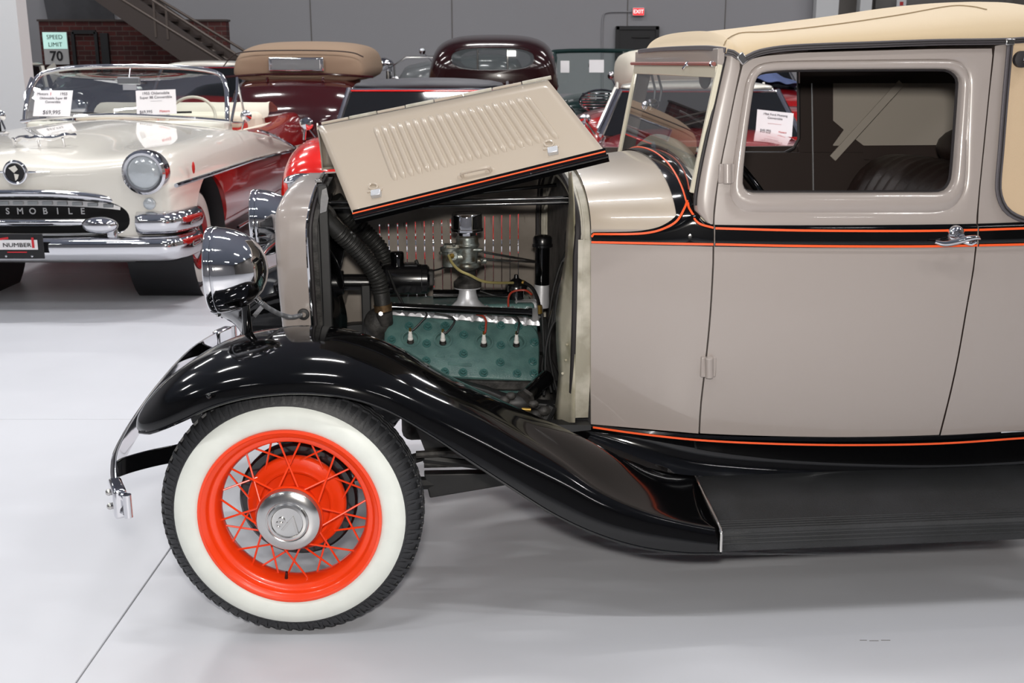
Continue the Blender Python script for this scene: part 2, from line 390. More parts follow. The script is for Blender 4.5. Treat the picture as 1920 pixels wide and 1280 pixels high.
# mural above brick
M['mural'] = mat('dark_mural', (70, 70, 74), .6, rgb2=(36, 36, 40), nscale=1.2)
o = structure('trim_4', MB().poly([W(80, -120, YB - .1), W(82, 0, YB - .1), W(90, 40, YB - .1), W(215, 40, YB - .1), W(190, -120, YB - .1)], (0, .03, 0)), 'mural')
# stairs
YS = 16.6
st = empty('staircase', (0, 0, 0), label='dark brown steel staircase descending to the right along the back wall', cat='staircase')
def sl(px, py, dz=0): return W(px, py, YS)
A, B = W(120, -70, YS), W(420, 142, YS); B = B + (B - A) * ((B.z - .05) / (A.z - B.z)); NT = 24      # stringer centre line
def strin(Y):
    b = MB(); d = (B - A).normalized(); n = Vector((-d.z, 0, d.x)); 
    P = [A + n * .19, B + n * .19, B - n * .19, A - n * .19]; P = [Vector((p.x, Y, p.z)) for p in P]
    return b.poly(P, (0, .05, 0))
strin(YS).build('stringer', 'darkst', st); strin(YS + 1.1).build('stringer', 'darkst', st)
for i in range(NT):
    t = (i + .5) / NT; p = A.lerp(B, t); MB().box((p.x, YS + .57, p.z + .02), (.36, 1.05, .04)).build('stair_tread', 'darkst', st)
def rail(px0, py0, px1, py1, r=.02, Y=YS):
    b = MB(); b.cyl(W(px0, py0, Y), W(px1, py1, Y), r, n=8); return b
for q in ((230, 0, 418, 116), (252, 0, 432, 116), (285, 0, 452, 108), (300, 0, 466, 100)):
    dx, dy = q[2] - q[0], q[3] - q[1]
    rail(q[0] - dx * .5, q[1] - dy * .5, q[2], q[3], .021, YS + (0 if q[0] in (230, 285) else 1.1)).build('handrail', 'railst', st)
for x, y0, y1 in ((290, 0, 70), (313, 10, 74)):
    MB().box(((W(x, y0, YS) + W(x, y1, YS)) / 2), (.03, .03, abs(W(x, y0, YS).z - W(x, y1, YS).z))).build('rail_post', 'railst', st)
# ------------------------------------------------------------------ the beige coupe (car frame: x rearwards, y into the scene, z up)
CV = .77
car = empty('vintage_coupe', (OX, OY, 0), YAW, 'taupe vintage coupe with black fenders, tan canvas roof and raised louvred hood, nearest the viewer', 'car')
def hw(u): return interp(u, [(-.1, .52), (.4, .40), (.83, .285), (1.17, .185), (1.6, .125), (2.0, .11), (2.5, .13), (3.0, .2)])
def SV(u, z):
    v = hw(u)
    if z < 1.0: v += .05 * ((1.0 - z) / .5) ** 2
    if z > 1.06: v += .10 * (z - 1.06)
    return v
def qs(px, py, d=0): p = QF(px, py, SV); return p + Vector((0, d, 0))
def polyq(L, n=6, v=None, fn=SV): return spl([QF(x, y, fn) if v is None else Q(x, y, v) for x, y in L], n)
P2 = lambda L: [Vector((x, y, 0)) for x, y in L]
def rows2(Ltop, Lbot, nu, nv, off=0, warp=None):       # pixel polylines to a grid on the body side
    A = resample(spl(P2(Ltop), 8), nu); B_ = resample(spl(P2(Lbot), 8), nu)
    return [[qs(*(a.lerp(b, j / (nv - 1))).xy, off) for a, b in zip(A, B_)] for j in range(nv)]

# --- body outlines in photo pixels
gapL = [(1391, 118), (1378, 180), (1365, 245), (1355, 293), (1345, 350), (1339, 400), (1338, 446), (1337, 500), (1331, 600), (1322, 690), (1314, 760), (1311, 814)]
gapR = [(1864, 92), (1855, 170), (1845, 270), (1837, 350), (1833, 400), (1831, 446), (1826, 500), (1813, 575), (1796, 672), (1780, 745), (1762, 815)]
bot = [(1108, 795), (1200, 804), (1311, 813), (1443, 818), (1593, 820), (1760, 816), (1920, 807), (2100, 797), (2300, 784)]
def cutx(L, x0, x1):
    f = lambda x: interp(x, L); n = 14; return [(lerp(x0, x1, i / n), f(lerp(x0, x1, i / n))) for i in range(n + 1)]
def gx(L, y):
    return interp(y, [(b, a) for a, b in L])
# --- cowl: side panel
g = 1.6
ysC = [430, 470, 540, 620, 700, 760, 806]
rws = []
for j in range(13):
    t = j / 12; row = []
    for i in range(13):
        s_ = i / 12; yl = lerp(430, 795, t); yr = lerp(430, 812.5, t)
        y = lerp(yl, yr, s_); x = lerp(1108, gx(gapL, y) - g, s_)
        row.append(qs(x, y))
    rws.append(row)
cs_p = MB().grid(rws)
last = [r[-1] + Vector((-.004, .02, 0)) for r in rws]; cs_p.grid([[r[-1] for r in rws], last])
cs_p.grid([[r[0] for r in rws], [r[0] + Vector((0, .02, 0)) for r in rws]])
cs_p.build('cowl_side_panel', 'taupe', car)
# far side of the body, mirrored plain panels
def mir(p): return Vector((p[0], 2 * CV - p[1], p[2]))
MB().grid([[mir(p) for p in r] for r in rws]).build('cowl_side_panel', 'taupe', car)
# cowl top arch
U0, U1 = .853, 1.13
def zc(u): return lerp(1.232, 1.262, (u - U0) / (U1 - U0))
def arch(u, z0=1.05, n=40, da=0, ex=2.25, zt=None, zadd=0):
    a = CV - hw(u) + da; bb = (zc(u) if zt is None else zt) - z0 + zadd; out = []
    for k in range(n + 1):
        th = math.pi * k / n; c_, s_ = math.cos(th), math.sin(th)
        out.append(Vector((u, CV - a * math.copysign(abs(c_) ** (2 / ex), c_), z0 + bb * abs(s_) ** (2 / ex))))
    return out
cowl = MB().grid([arch(lerp(U0, U1, i / 8)) for i in range(9)]).build('cowl_top', 'taupe_lit', car)
BC = bvh_of(cowl)
# raised vent lid seam on the cowl top
# --- cowl front flange (hood ledge) and lacing
fl2 = MB()
fl2.grid([[p + Vector((0, 0, 0)) for p in arch(U0 - .002)], [p for p in arch(U0 - .002, da=-.012, zadd=-.012)], [p for p in arch(U0 - .035, da=-.016, zadd=-.014)], [p for p in arch(U0 - .037, da=-.05, zadd=-.045)]])
fl2.build('cowl_flange', 'jamb', car)
def legs(u, y0, y1, da, name, m, w):   # vertical continuation of the flange down the body side, both sides
    for sg in (0, 1):
        R_ = []
        for j in range(9):
            z = lerp(1.05, .5, j / 8); v = SV(u, z) - da if not sg else 2 * CV - SV(u, z) + da
            R_.append([Vector((u + y0, v, z)), Vector((u + y1, v, z)), Vector((u + y1, v + (w if not sg else -w), z))])
        MB().grid(R_).build(name, m, car)
legs(U0 - .002, .013, -.033, -.014, 'cowl_flange', 'jamb', .04)
for sg in (0, 1):
    P_ = [p + Vector((-.037 + .005, 0, 0)) for p in arch(U0, da=-.03, zadd=-.028)][:21]
    dn = [Vector((U0 - .037, SV(U0, z) + .03, z)) for z in (.58, .7, .8, .9, 1.0)]
    P_ = dn + P_[1:]
    if sg: P_ = [mir(p) for p in P_]
    MB().tube(P_, .011, 8).build('hood_lacing', 'gasket', car)
    P_ = [Vector((U0 - .019, p.y - .014, p.z + .006)) if not sg else Vector((U0 - .019, p.y + .014, p.z + .006)) for p in P_]
    MB().tube(P_, .003, 6).build('flange_bead', 'jamb', car)
# --- firewall
fw = []
ar = arch(U0 - .01, da=-.045, zadd=-.04, n=30)
lowl = [Vector((U0 - .01, hw(U0) + .045 + .02 * j / 5, 1.05 - .55 * j / 5)) for j in range(1, 6)]
lowr = [mir(p) for p in lowl]
outl = lowl[::-1] + ar + lowr
fw = MB(); fw.poly([p for p in outl], (.012, 0, 0)); fw.build('firewall', 'dark', car)
for (xa_, xb_, m_) in ((1024, 1032, 'jamb'), (1035, 1049, 'greyc')):
    MB().poly([Q(xa_, 318, 1.18), Q(xb_, 318, 1.18), Q(xb_ - 1, 480, 1.18), Q(xa_ - 1, 480, 1.18)], (0, .004, 0)).build('ledge_strip', m_, car)
# kick panel beside the firewall, pixel outline at its own depth
kp = []
for y, xl_, xr_ in ((322, 1066, 1072), (380, 1067, 1077), (420, 1063, 1078), (480, 1060, 1078), (540, 1050, 1078), (590, 1043, 1078), (640, 1043, 1078), (680, 1046, 1078), (700, 1048, 1078), (740, 1044, 1078), (792, 1037, 1078)):
    kp.append([Q(lerp(xr_, xl_, t), y, lerp(.315, .42, t)) for t in (0, .2, .45, .7, 1)])
MB().grid(kp).build('kick_panel', 'firewall', car, solid=.002)
b = MB()
for (x, y) in ((1063, 646), (1061, 675), (1055, 700)): b.ball(Q(x, y, .35), .005, 8)
b.build('rivet', 'firewall', car)
# --- draped paint: ribbons laid on body surfaces
def ribbon_side(L0, L1, off, name, m, n=60, parent=None, nv=3):
    A = resample(spl(P2(L0), 8), n); B_ = resample(spl(P2(L1), 8), n)
    return MB().grid([[qs(*(a.lerp(b_, j / (nv - 1))).xy, -off * (1 if 0 < j < nv - 1 else .35)) for a, b_ in zip(A, B_)] for j in range(nv)]).build(name, m, parent or car)
def line_side(L, w, off, name, m, n=60, parent=None):
    A = resample(spl(P2(L), 8), n); P_ = [qs(a.x, a.y, -off) for a in A]
    return MB().ribbon(P_, (0, -1, 0), w, .0012).build(name, m, parent or car)
# black moulding along the belt; top and bottom edge in pixels
BT = [(1108, 437), (1215, 431), (1300, 418), (1338, 421), (1500, 422), (1700, 421), (1831, 419), (1920, 416), (2100, 410), (2300, 402)]
BB = [(1108, 456), (1215, 459), (1300, 461), (1338, 462), (1500, 464), (1700, 464), (1831, 462), (1920, 459), (2100, 453), (2300, 446)]
def seg(L, x0, x1): return cutx(L, x0, x1)
for nm, x0, x1 in (('', 1108, 1336.5), ('', 1339.5, 1829.5), ('', 1832.5, 2300)):
    tp = seg(BT, x0, x1) if x0 > 1109 else [(1108, 437), (1150, 437), (1215, 432), (1262, 421), (1300, 402), (1320, 415), (1336.5, 421)]
    ribbon_side(tp, seg(BB, x0, x1), .007, 'belt_moulding', 'black', nv=7)
# cowl band arch (black) at the rear of the cowl, meeting the belt
def archband(u0, u1, off, name, m, far=True, k0=0, k1=40, zt0=None):
    a0 = [Vector(p) for p in arch(u0, da=off, zadd=off)][k0:k1 + 1]; a1 = [Vector(p) for p in arch(u1, da=off, zadd=off)][k0:k1 + 1]
    am = [p for p in arch((u0 + u1) / 2, da=off * 2, zadd=off * 2)][k0:k1 + 1]
    b = MB(); i0 = [p + Vector((0, 0, 0)) for p in arch(u0, da=-.002, zadd=-.002)][k0:k1 + 1]; i1 = arch(u1, da=-.002, zadd=-.002)[k0:k1 + 1]
    b.grid([i0, a0, am, a1, i1]); return b.build(name, m, car)
archband(1.085, 1.148, .004, 'cowl_band', 'black')
M['gravel'] = mat('worn_black_welt', (40, 38, 40), .5, bump=.8, bscale=120)
MB().tube(arch(1.152, da=.004, zadd=.006)[6:35], .009, 8).build('cowl_welt', 'gravel', car)
P_ = [p + Vector((0, 0, 0)) for p in arch(1.117, da=.0075, zadd=.0075)][6:36]
PIN_ = P_
MB().tube(P_, .0028, 6).build('pinstripe', 'pin', car)
# fillet of the belt into the cowl band (flare) + pinstripes
flare = [(1212, 437), (1240, 425), (1262, 412), (1278, 392), (1286, 365)]
A_ = [(1108, 437), (1180, 436), (1215, 432), (1240, 425), (1262, 411), (1274, 394), (1279, 378)]
B_ = [(1108, 452), (1180, 452), (1230, 452), (1262, 450), (1284, 440), (1294, 418), (1296, 392)]
def cowlpt(x, y, off):
    d = rayc(x, y).normalized(); h = BC.ray_cast(CAMC, d)
    if h[0] is not None and h[0].z > 1.05: return h[0] + Vector((0, -.7, .7)) * off
    return qs(x, y, -off)
def drape(L0, L1, off, n, nv):
    A = resample(spl(P2(L0), 8), n); B = resample(spl(P2(L1), 8), n)
    return [[cowlpt(*(a.lerp(b_, j / (nv - 1))).xy, off) for a, b_ in zip(A, B)] for j in range(nv)]
MB().grid(drape(A_, B_, .005, 40, 5)).build('belt_moulding', 'black', car)
line_side([(1108, 453), (1215, 455), (1336, 457)], .0062, .0085, 'pinstripe', 'pin')
line_side([(1340, 457), (1500, 460), (1700, 461), (1830, 459)], .0062, .0085, 'pinstripe', 'pin')
line_side([(1833, 459), (1920, 457), (2100, 451), (2300, 444)], .0062, .0085, 'pinstripe', 'pin')
line_side([(1340, 427), (1500, 431), (1700, 432), (1830, 430)], .0062, .0085, 'pinstripe', 'pin')
line_side([(1833, 430), (1920, 427), (2100, 421), (2300, 412)], .0062, .0085, 'pinstripe', 'pin')
def cline(L, off=.011, w=.0062):
    A = resample(spl(P2(L), 8), 50); P_ = [cowlpt(a.x, a.y, off) for a in A]
    MB().ribbon(P_, (0, -.8, .6), w, .0014).build('pinstripe', 'pin', car)
q1 = proj(PIN_[0]); q2 = proj(PIN_[1])
cline([(1108, 443), (1180, 443), (1218, 440), (1245, 432), (1268, 418), (q1[0] - 5, q1[1] + 14), q1])
cline([(q1[0] + 1, q1[1] + 4), (q1[0] + 4, q1[1] + 16), (1308, 417), (1336, 426)])
# --- lower pinstripe on the apron, added below
# --- door
door = empty('door', parent=car)
def polar(L, n, c=(1600, 250)):
    P = P2(L); N = len(P); out = []
    for k in range(n):
        a = 2 * math.pi * k / n; d = Vector((math.cos(a), math.sin(a), 0)); best = None
        for i in range(N):
            p, q = P[i] - Vector((*c, 0)), P[(i + 1) % N] - Vector((*c, 0)); e = q - p
            den = d.x * e.y - d.y * e.x
            if abs(den) < 1e-9: continue
            t = (p.x * e.y - p.y * e.x) / den; s_ = (p.x * d.y - p.y * d.x) / den
            if t > 0 and -1e-6 <= s_ <= 1 + 1e-6 and (best is None or t > best): best = t
        out.append(Vector((*c, 0)) + d * best)
    return out
def rpoly(L, n=5): return [p.xy for p in spl(P2(L), n, closed=True)]
win = [(1446, 134), (1500, 131), (1600, 130), (1700, 129.5), (1765, 129.5), (1785, 131), (1798, 139), (1805, 152), (1804, 180), (1799, 250), (1793, 325), (1788, 346), (1779, 357), (1766, 362), (1700, 362.5), (1600, 363), (1500, 363), (1420, 363), (1404, 360), (1396, 350), (1395, 338), (1397, 305), (1403, 250), (1411, 192), (1417, 158), (1426, 140)]
mould = [(1448, 117), (1500, 115), (1600, 114), (1700, 113), (1775, 113), (1798, 116), (1812, 127), (1819, 148), (1818, 190), (1815, 260), (1812, 340), (1802, 372), (1784, 390), (1758, 397), (1700, 398), (1600, 398), (1500, 398), (1415, 397), (1390, 391), (1376, 376), (1372, 355), (1377, 308), (1386, 245), (1395, 185), (1402, 150), (1418, 126)]
outer = [(1393, 122), (1410, 110), (1434, 105), (1500, 99), (1600, 96), (1750, 92), (1862, 91), (1854, 170), (1844, 270), (1836, 350), (1831, 405), (1830, 440), (1700, 442), (1600, 442), (1500, 442), (1339.5, 442), (1340, 405), (1346, 350), (1356, 293), (1366, 245), (1379, 180)]
NP = 160
wi, mo, ou = polar(rpoly(win), NP), polar(rpoly(mould), NP), polar(outer, NP)
def ring(L, d): return [qs(p.x, p.y, d) for p in L]
def mixl(a, b_, t): return [p.lerp(q, t) for p, q in zip(a, b_)]
db = MB().grid([ring(wi, .04), ring(wi, .009), ring(mixl(wi, mo, .12), .002), ring(mixl(wi, mo, .4), -.002), ring(mixl(wi, mo, .75), -.002), ring(mixl(wi, mo, .95), .004), ring(mixl(mo, ou, .02), .006), ring(mixl(mo, ou, .12), .001), ring(mixl(mo, ou, .5), 0), ring(ou, 0), ring(ou, .02)], wrapc=True)
rws = []
for j in range(14):
    t = j / 13; row = []
    for i in range(25):
        s_ = i / 24; y0 = lerp(438, lerp(813, 0, 0), t) if 0 else None
        yb = interp(lerp(1311, 1762, s_), bot); y = lerp(438, yb - 1, t)
        xl, xr = gx(gapL, y) + g, gx(gapR, y) - g
        row.append(qs(lerp(xl, xr, s_), y))
    rws.append(row)
db.grid(rws); dd = Vector((0, .02, 0))
db.grid([[r[0] for r in rws], [r[0] + dd for r in rws]]); db.grid([[r[-1] for r in rws], [r[-1] + dd for r in rws]]); db.grid([rws[-1], [p + dd for p in rws[-1]]])
db.build('door_skin', 'taupe', door, ang=50)
# dark inside edge behind the gaps
MB().grid([[qs(x, y, .022) for x, y in [(a - 14, b_) for a, b_ in gapL]], [qs(a + 14, b_, .022) for a, b_ in gapL]]).build('door_post', 'trim', car)
MB().grid([[qs(x, y, .022) for x, y in [(a - 14, b_) for a, b_ in gapR]], [qs(a + 14, b_, .022) for a, b_ in gapR]]).build('door_post', 'trim', car)
# window channel gasket and glass
MB().tube([p for p in ring(wi, .03)], .006, 6, closed=True).build('window_gasket', 'gasket', door)
# hinges
def hinge(px, y0, y1, par, w=.0125):
    a, c = qs(px, y0, -.010), qs(px, y1, -.010); b = MB(); b.cyl(a, c, w, n=16)
    b.box((a + c) / 2 + Vector((-.012, .008, 0)), (.022, .012, (a - c).length * .96)); b.box((a + c) / 2 + Vector((.012, .008, 0)), (.02, .012, (a - c).length * .96))
    b.build('hinge', 'taupe', par, bevel=.003)
hinge(1362, 306, 344, door); hinge(1328, 668, 706, door)
# handle
hp = qs(1792, 441, -.006); b = MB()
b.lathe([(.001, -.016), (.012, -.016), (.021, -.011), (.025, -.004), (.025, .006)], hp + Vector((-.004, 0, .004)), (0, 1, 0), 24)
P_ = [qs(1744, 450, -.03), qs(1760, 453, -.036), qs(1780, 449, -.04), qs(1800, 443, -.042), qs(1818, 441, -.04), qs(1826, 444, -.034)]
b.tube(spl(P_, 6), lambda t: .0028 + .0062 * math.sin(math.pi * min(1, t * .86 + .12)), 10)
P_ = [qs(1796, 449, -.034), qs(1808, 453, -.036), qs(1817, 449, -.036)]; b.tube(spl(P_, 5), .0055, 8)
b.cyl(hp, hp + Vector((0, -.03, 0)), .009)
b.build('door_handle', 'chrome', door)
# --- A pillar
rws = []
for j in range(14):
    t = j / 13; y = lerp(104, 420, t)
    xl = interp(y, [(95, 1362), (106, 1361), (200, 1338), (300, 1316), (362, 1306), (395, 1306), (412, 1314), (421, 1330)]); xr = gx(gapL, max(y, 118)) - g if y > 118 else 1386
    rws.append([qs(xl, y, .03), qs(xl, y, .006), qs(lerp(xl, xr, .12), y), qs(lerp(xl, xr, .5), y, -.003), qs(xr, y), qs(xr, y, .02)])
MB().grid(rws).build('windshield_pillar', 'taupe', car, ang=60)
MB().grid([[mir(p) for p in r] for r in rws]).build('windshield_pillar', 'taupe', car, ang=60)
gk = spl([qs(1359, 106, .0), qs(1338, 200, 0), qs(1316, 300, 0), qs(1305, 362, 0), qs(1303, 385, 0)], 5)
MB().tube(gk, .0055, 8).build('windshield_gasket', 'gasket', car)
MB().tube([mir(p) for p in gk], .0055, 8).build('windshield_gasket', 'gasket', car)
# --- windshield
wt, wbm = Q(1354, 106, .215), Q(1302, 350, .215)
def wpt(v, t, d=0):  # t 0 top, 1 bottom
    p = wt.lerp(wbm, t); return Vector((p.x + d, v, p.z))
VN, VF = .222, 2 * CV - .222
wsh = empty('windshield', parent=car)
def bar(a, b_, w, th, nm, m, par, nrm=(-1, 0, 0)): return MB().ribbon([a, b_], nrm, w, th).build(nm, m, par, bevel=.002)
bar(wpt(VN, .06), wpt(VN + .004, 1.05), .016, .014, 'side_frame', 'cream', wsh); bar(wpt(VF, .06), wpt(VF, 1.05), .016, .014, 'side_frame', 'cream', wsh)
bar(wpt(VN, .012), wpt(VF, .012), .052, .02, 'header', 'taupe', wsh)
bar(wpt(VN, .115), wpt(VF, .115), .03, .016, 'top_frame', 'cream', wsh)
M['copper'] = mat('reddish_rod', (150, 96, 88), .35, .4)
MB().cyl(wpt(VN, .055, -.016), wpt(VF + .02, .055, -.016), .0055, n=10).build('hinge_rod', 'copper', wsh)
MB().grid([[wpt(VN, .1), wpt(VF, .1)], [wpt(VN, 1.04), wpt(VF, 1.04)]]).build('glass_pane', 'glassd', wsh)
b = MB(); b.ball(wpt(.24, .055, -.016), .009, 8); b.ball(wpt(.5, .055, -.018), .008, 8); b.cyl(wpt(.5, .055, -.02), wpt(.5, .1, -.03), .004); b.build('rod_knob', 'chrome', wsh)
# wiper motor, tubes and blade on the inside of the header
p0 = Q(1222, 196, 1.05); b = MB(); b.ball(p0, .026, 12, (1, .6, .8)); b.ball(p0 + Vector((-.02, 0, -.004)), .017, 10); b.build('rear_view_mirror', 'chrome', wsh)
for dx in (0, 12):
    MB().tube(spl([Q(1219 + dx, 128, 1.08), Q(1224 + dx, 150, 1.06), Q(1228 + dx, 168, 1.05), Q(1226 + dx * .9, 190, 1.05)], 5), .004, 6).build('mirror_stalk', 'greyc', wsh)
M['visor'] = mat('grey_visor', (92, 92, 92), .5)
MB().ball(Q(1322, 145, .55), .05, 12, (.3, 1, .7)).build('wiper_motor', 'visor', wsh)
MB().cyl(Q(1275, 208, .6), Q(1335, 240, .5), .004, n=6).build('wiper_arm', 'greyc', wsh)
# cream dash lip behind the cowl
lip = MB(); sets = []
for u, zt, da, z0 in ((1.150, 1.258, -.004, 1.05), (1.158, 1.300, -.012, 1.05), (1.172, 1.312, -.022, 1.05), (1.190, 1.306, -.03, 1.05), (1.2, 1.27, -.05, 1.05)):
    a = CV - hw(u) + da; out = []
    for k in range(41):
        th = math.pi * k / 40; c_, s_ = math.cos(th), math.sin(th)
        out.append(Vector((u, CV - a * math.copysign(abs(c_) ** (2 / 2.25), c_), z0 + (zt - z0) * abs(s_) ** (2 / 2.25))))
    sets.append(out)
lip.grid(sets); lip.build('cowl_lip', 'cream', car, ang=60)
# --- quarter panel
rws = []
for j in range(20):
    t = j / 19; row = []
    for i in range(16):
        s_ = i / 15; y = lerp(88, 815, t); x0 = gx(gapR, max(92, min(y, 815))) + g; x = lerp(x0, 2330, s_ ** 1.4)
        y2 = lerp(lerp(86, 60, s_), interp(x, bot), t)
        row.append(qs(x, y2))
    rws.append(row)
MB().grid(rws).build('quarter_panel', 'taupe', car)
MB().grid([[mir(p) for p in r] for r in rws]).build('quarter_panel', 'taupe', car)
# quarter canvas with beading
zbx = [(1893, 80), (1884, 180), (1876, 280), (1871, 340), (1873, 365), (1883, 388), (1900, 402), (1925, 410), (2000, 412), (2120, 408), (2330, 400)]
rws = []
P_ = resample(spl(P2(zbx), 8), 60)
T_ = resample(spl(P2([(1893, 80), (1896, 80), (1950, 72), (2100, 62), (2330, 60)]), 8), 60)
MB().grid([[qs(p.x, p.y, -.003), ][0:1] + [qs(p.x + (q.x - p.x) * t, p.y + (q.y - p.y) * t, -.011) for t in (.01, .2, .5, 1)] for p, q in zip(P_, T_)]).build('quarter_canvas', 'fabric2', car)
def beading(P_, par, name='roof_beading', n=(0, -1, 0)):
    MB().ribbon(P_, n, .017, .008).build(name, 'bead', par, bevel=.002)
    return
beading([qs(p.x - 3, p.y + 1, -.011) for p in P_], car, 'canvas_beading')
MB().tube([qs(p.x - 3, p.y + 1, -.017) for p in P_], .0022, 6).build('canvas_piping', 'gasket', car)
# landau knob
kp_ = qs(1912, 111, -.012); b = MB(); b.lathe([(.001, -.045), (.013, -.043), (.017, -.036), (.013, -.026), (.009, -.02), (.009, 0)], kp_, (0, 1, 0), 20); b.build('landau_knob', 'chrome', car)
MB().lathe([(.022, -.004), (.022, -.018), (.012, -.022), (.001, -.022)], kp_ + Vector((-.008, 0, 0)), (0, 1, 0), 20).build('landau_bracket', 'gasket', car)
# --- roof
edge_px = [(1361, 97), (1376, 101), (1390, 112), (1404, 106), (1427, 97), (1488, 89), (1642, 83), (1760, 79), (1886, 77), (2000, 70), (2330, 62)]
edge = [qs(x, y, -.004) for x, y in edge_px]
top_px = [(1270, 64), (1334, 58), (1457, 44), (1527, 35), (1604, 25), (1720, 8), (1777, 4), (1835, 5), (1874, 17), (1920, 37), (1980, 66), (2080, 100)]
top = [Q(x, y, .62) for x, y in top_px]
ze = lambda u: interp(u, sorted([(p.x, p.z) for p in edge]))
ztp = lambda u: interp(u, [(1.19, 1.588), (1.2, 1.592), (1.215, 1.606)] + [(p.x, p.z) for p in top])
ZM = max(p.z for p in top)
rws = []
us = [1.192, 1.196, 1.204, 1.212] + [1.22 + .01 * k for k in range(12)] + [1.33 + .045 * k for k in range(1, 32)]
e0 = ze(1.24)
for u in us:
    z0 = ze(u) - .003; z1 = max(ztp(u), z0 + .004); vv = SV(u, z0) - .006
    if u < 1.21: vv += .012
    a = CV - vv; row = []
    for k in range(33):
        th = math.pi * k / 32; c_, s_ = math.cos(th), math.sin(th)
        row.append(Vector((u, CV - a * math.copysign(abs(c_) ** (2 / 2.6), c_), z0 + (z1 - z0) * abs(s_) ** (2 / 2.6))))
    rws.append(row)
MB().grid([rws[0], [Vector((p.x + .004, p.y, 1.555)) for p in rws[0]]]).build('header_fascia', 'taupe', car)
roof = MB().grid(rws).build('canvas_roof', 'fabric', car, ang=80)
BR = bvh_of(roof)
def roofpt(x, y, off=.002):
    h = BR.ray_cast(CAMC, rayc(x, y).normalized())
    return (h[0] + (-1 if h[1].dot(rayc(x, y)) > 0 else 1) * h[1] * off) if h[0] is not None else None
sm = [roofpt(p.x, p.y) for p in resample(spl(P2([(1358, 86), (1364, 74), (1376, 67), (1395, 62), (1450, 60), (1565, 47), (1681, 30), (1777, 13), (1820, 13), (1850, 19)]), 6), 70)]
sm = [p for p in sm if p is not None]
M['seam'] = mat('canvas_seam', (150, 132, 104), .9)
if len(sm) > 5: MB().tube(sm, .0016, 6).build('roof_seam', 'seam', car)
# beading along header and drip edge
be = resample([p + Vector((0, -.004, 0)) for p in spl(edge, 6)], 90)
beading(be, car); MB().tube([p + Vector((0, -.006, .003)) for p in be], .0022, 6).build('roof_piping', 'gasket', car); MB().tube([p + Vector((0, -.006, -.004)) for p in be], .0018, 6).build('roof_piping', 'gasket', car)
hd = [edge[0] + Vector((0, -.004, 0)), edge[0] + Vector((-.014, .03, .004)), edge[0] + Vector((-.022, .15, .008)), Vector((edge[0].x - .024, CV, edge[0].z + .010)), mir(edge[0] + Vector((-.022, .15, .008))), mir(edge[0] + Vector((-.014, .03, .004))), mir(edge[0])]
MB().ribbon([p + Vector((-.004, 0, .004)) for p in spl(hd, 6)], (-1, 0, 0), .014, .008).build('header_beading', 'bead', car, bevel=.002)
MB().box(qs(1389, 110, -.012), (.022, .01, .03), Matrix.Rotation(R(-40), 3, 'Y')).build('bead_clip', 'chrome2', car, bevel=.003)
MB().box(qs(1888, 79, -.016), (.026, .008, .018)).build('bead_clip', 'chrome2', car, bevel=.003)
# roof back and body back closure
# --- interior
it = MB()
it.box((1.9, 1.36, .98), (1.9, .02, .5)); it.build('far_door_trim', 'trim', car)
def fwall(L, v, nm, m, th=.02): MB().poly([Q(x, y, v) for x, y in L], (0, th, 0)).build(nm, m, car)
fwall([(1498, 128), (1562, 128), (1562, 320), (1498, 320)], 1.33, 'far_door_post', 'trim')
MB().tube([Q(1497, 130, 1.325), Q(1498, 260, 1.325), Q(1488, 278, 1.325), Q(1470, 287, 1.325), Q(1380, 287, 1.325)], .007, 8).build('far_window_channel', 'gasket', car)
fwall([(1380, 286), (1620, 286), (1620, 420), (1380, 420)], 1.31, 'far_door_panel', 'trim')
MB().tube([Q(1522, 130, 1.31), Q(1525, 362, 1.31)], .003, 6).build('door_edge_trim', 'alum', car)
fwall([(1500, 96), (1900, 96), (1900, 156), (1500, 156)], 1.30, 'roof_rail', 'trim')
fwall([(1555, 100), (1900, 100), (1900, 420), (1555, 420)], 1.36, 'top_lining', 'lining', .01)
MB().ribbon([Q(1561, 297, 1.30), Q(1690, 155, 1.30)], (0, -1, 0), .03, .008).build('top_brace', 'lining', car, bevel=.002)
MB().poly([Q(1561, 225, 1.335), Q(1582, 243, 1.335), Q(1561, 272, 1.335)], (0, .01, 0)).build('brace_cover', 'trim', car)
MB().poly([Q(1568, 296, 1.325), Q(1600, 258, 1.325), Q(1642, 290, 1.325), Q(1640, 300, 1.325)], (0, .01, 0)).build('brace_cover', 'trim', car)
MB().box((1.85, CV, 1.575), (.8, 1.0, .012)).build('headliner', 'trim', car)
MB().poly([Q(1380, 100, .25), Q(1860, 100, .25), Q(1860, 134, .25), Q(1380, 134, .25)], (0, .012, 0)).build('roof_rail', 'trim', car)
b = MB(); b.box((2.75, CV, 1.0), (.03, 1.1, 1.1)); b.build('rear_bulkhead', 'lining', car)
MB().box((1.85, CV, .55), (1.5, .8, .03)).build('cabin_floor', 'trim', car)
# seat back with pleats
seat = empty('seat', parent=car)
rws = []
for i in range(41):
    v = lerp(.3, 1.27, i / 40); pl = .012 * abs(math.sin(math.pi * (v - .3) / .075)); row = []
    pr = [p + Vector((.30, 0, 0)) for p in spl([(1.66, .78, 0), (1.68, 1.0, 0), (1.73, 1.13, 0), (1.81, 1.2, 0), (1.92, 1.2, 0), (2.0, 1.12, 0), (2.02, .9, 0)], 4)]
    rws.append([Vector((p.x - pl * (.7 if p.x < 2.05 else -.3), v, p.y + pl * .7 - .03 * max(0, abs(v - CV) * 2 - .6))) for p in pr])
b = MB().grid(rws); b.build('seat_back', 'leather', seat, ang=30)
MB().box((1.78, CV, .74), (.5, .85, .16)).build('seat_cushion', 'leather', seat, bevel=.04, seg=4)
MB().ball((2.42, .95, 1.24), .2, 24, (.9, 1.6, .5)).build('rear_cushion', 'leather', seat)
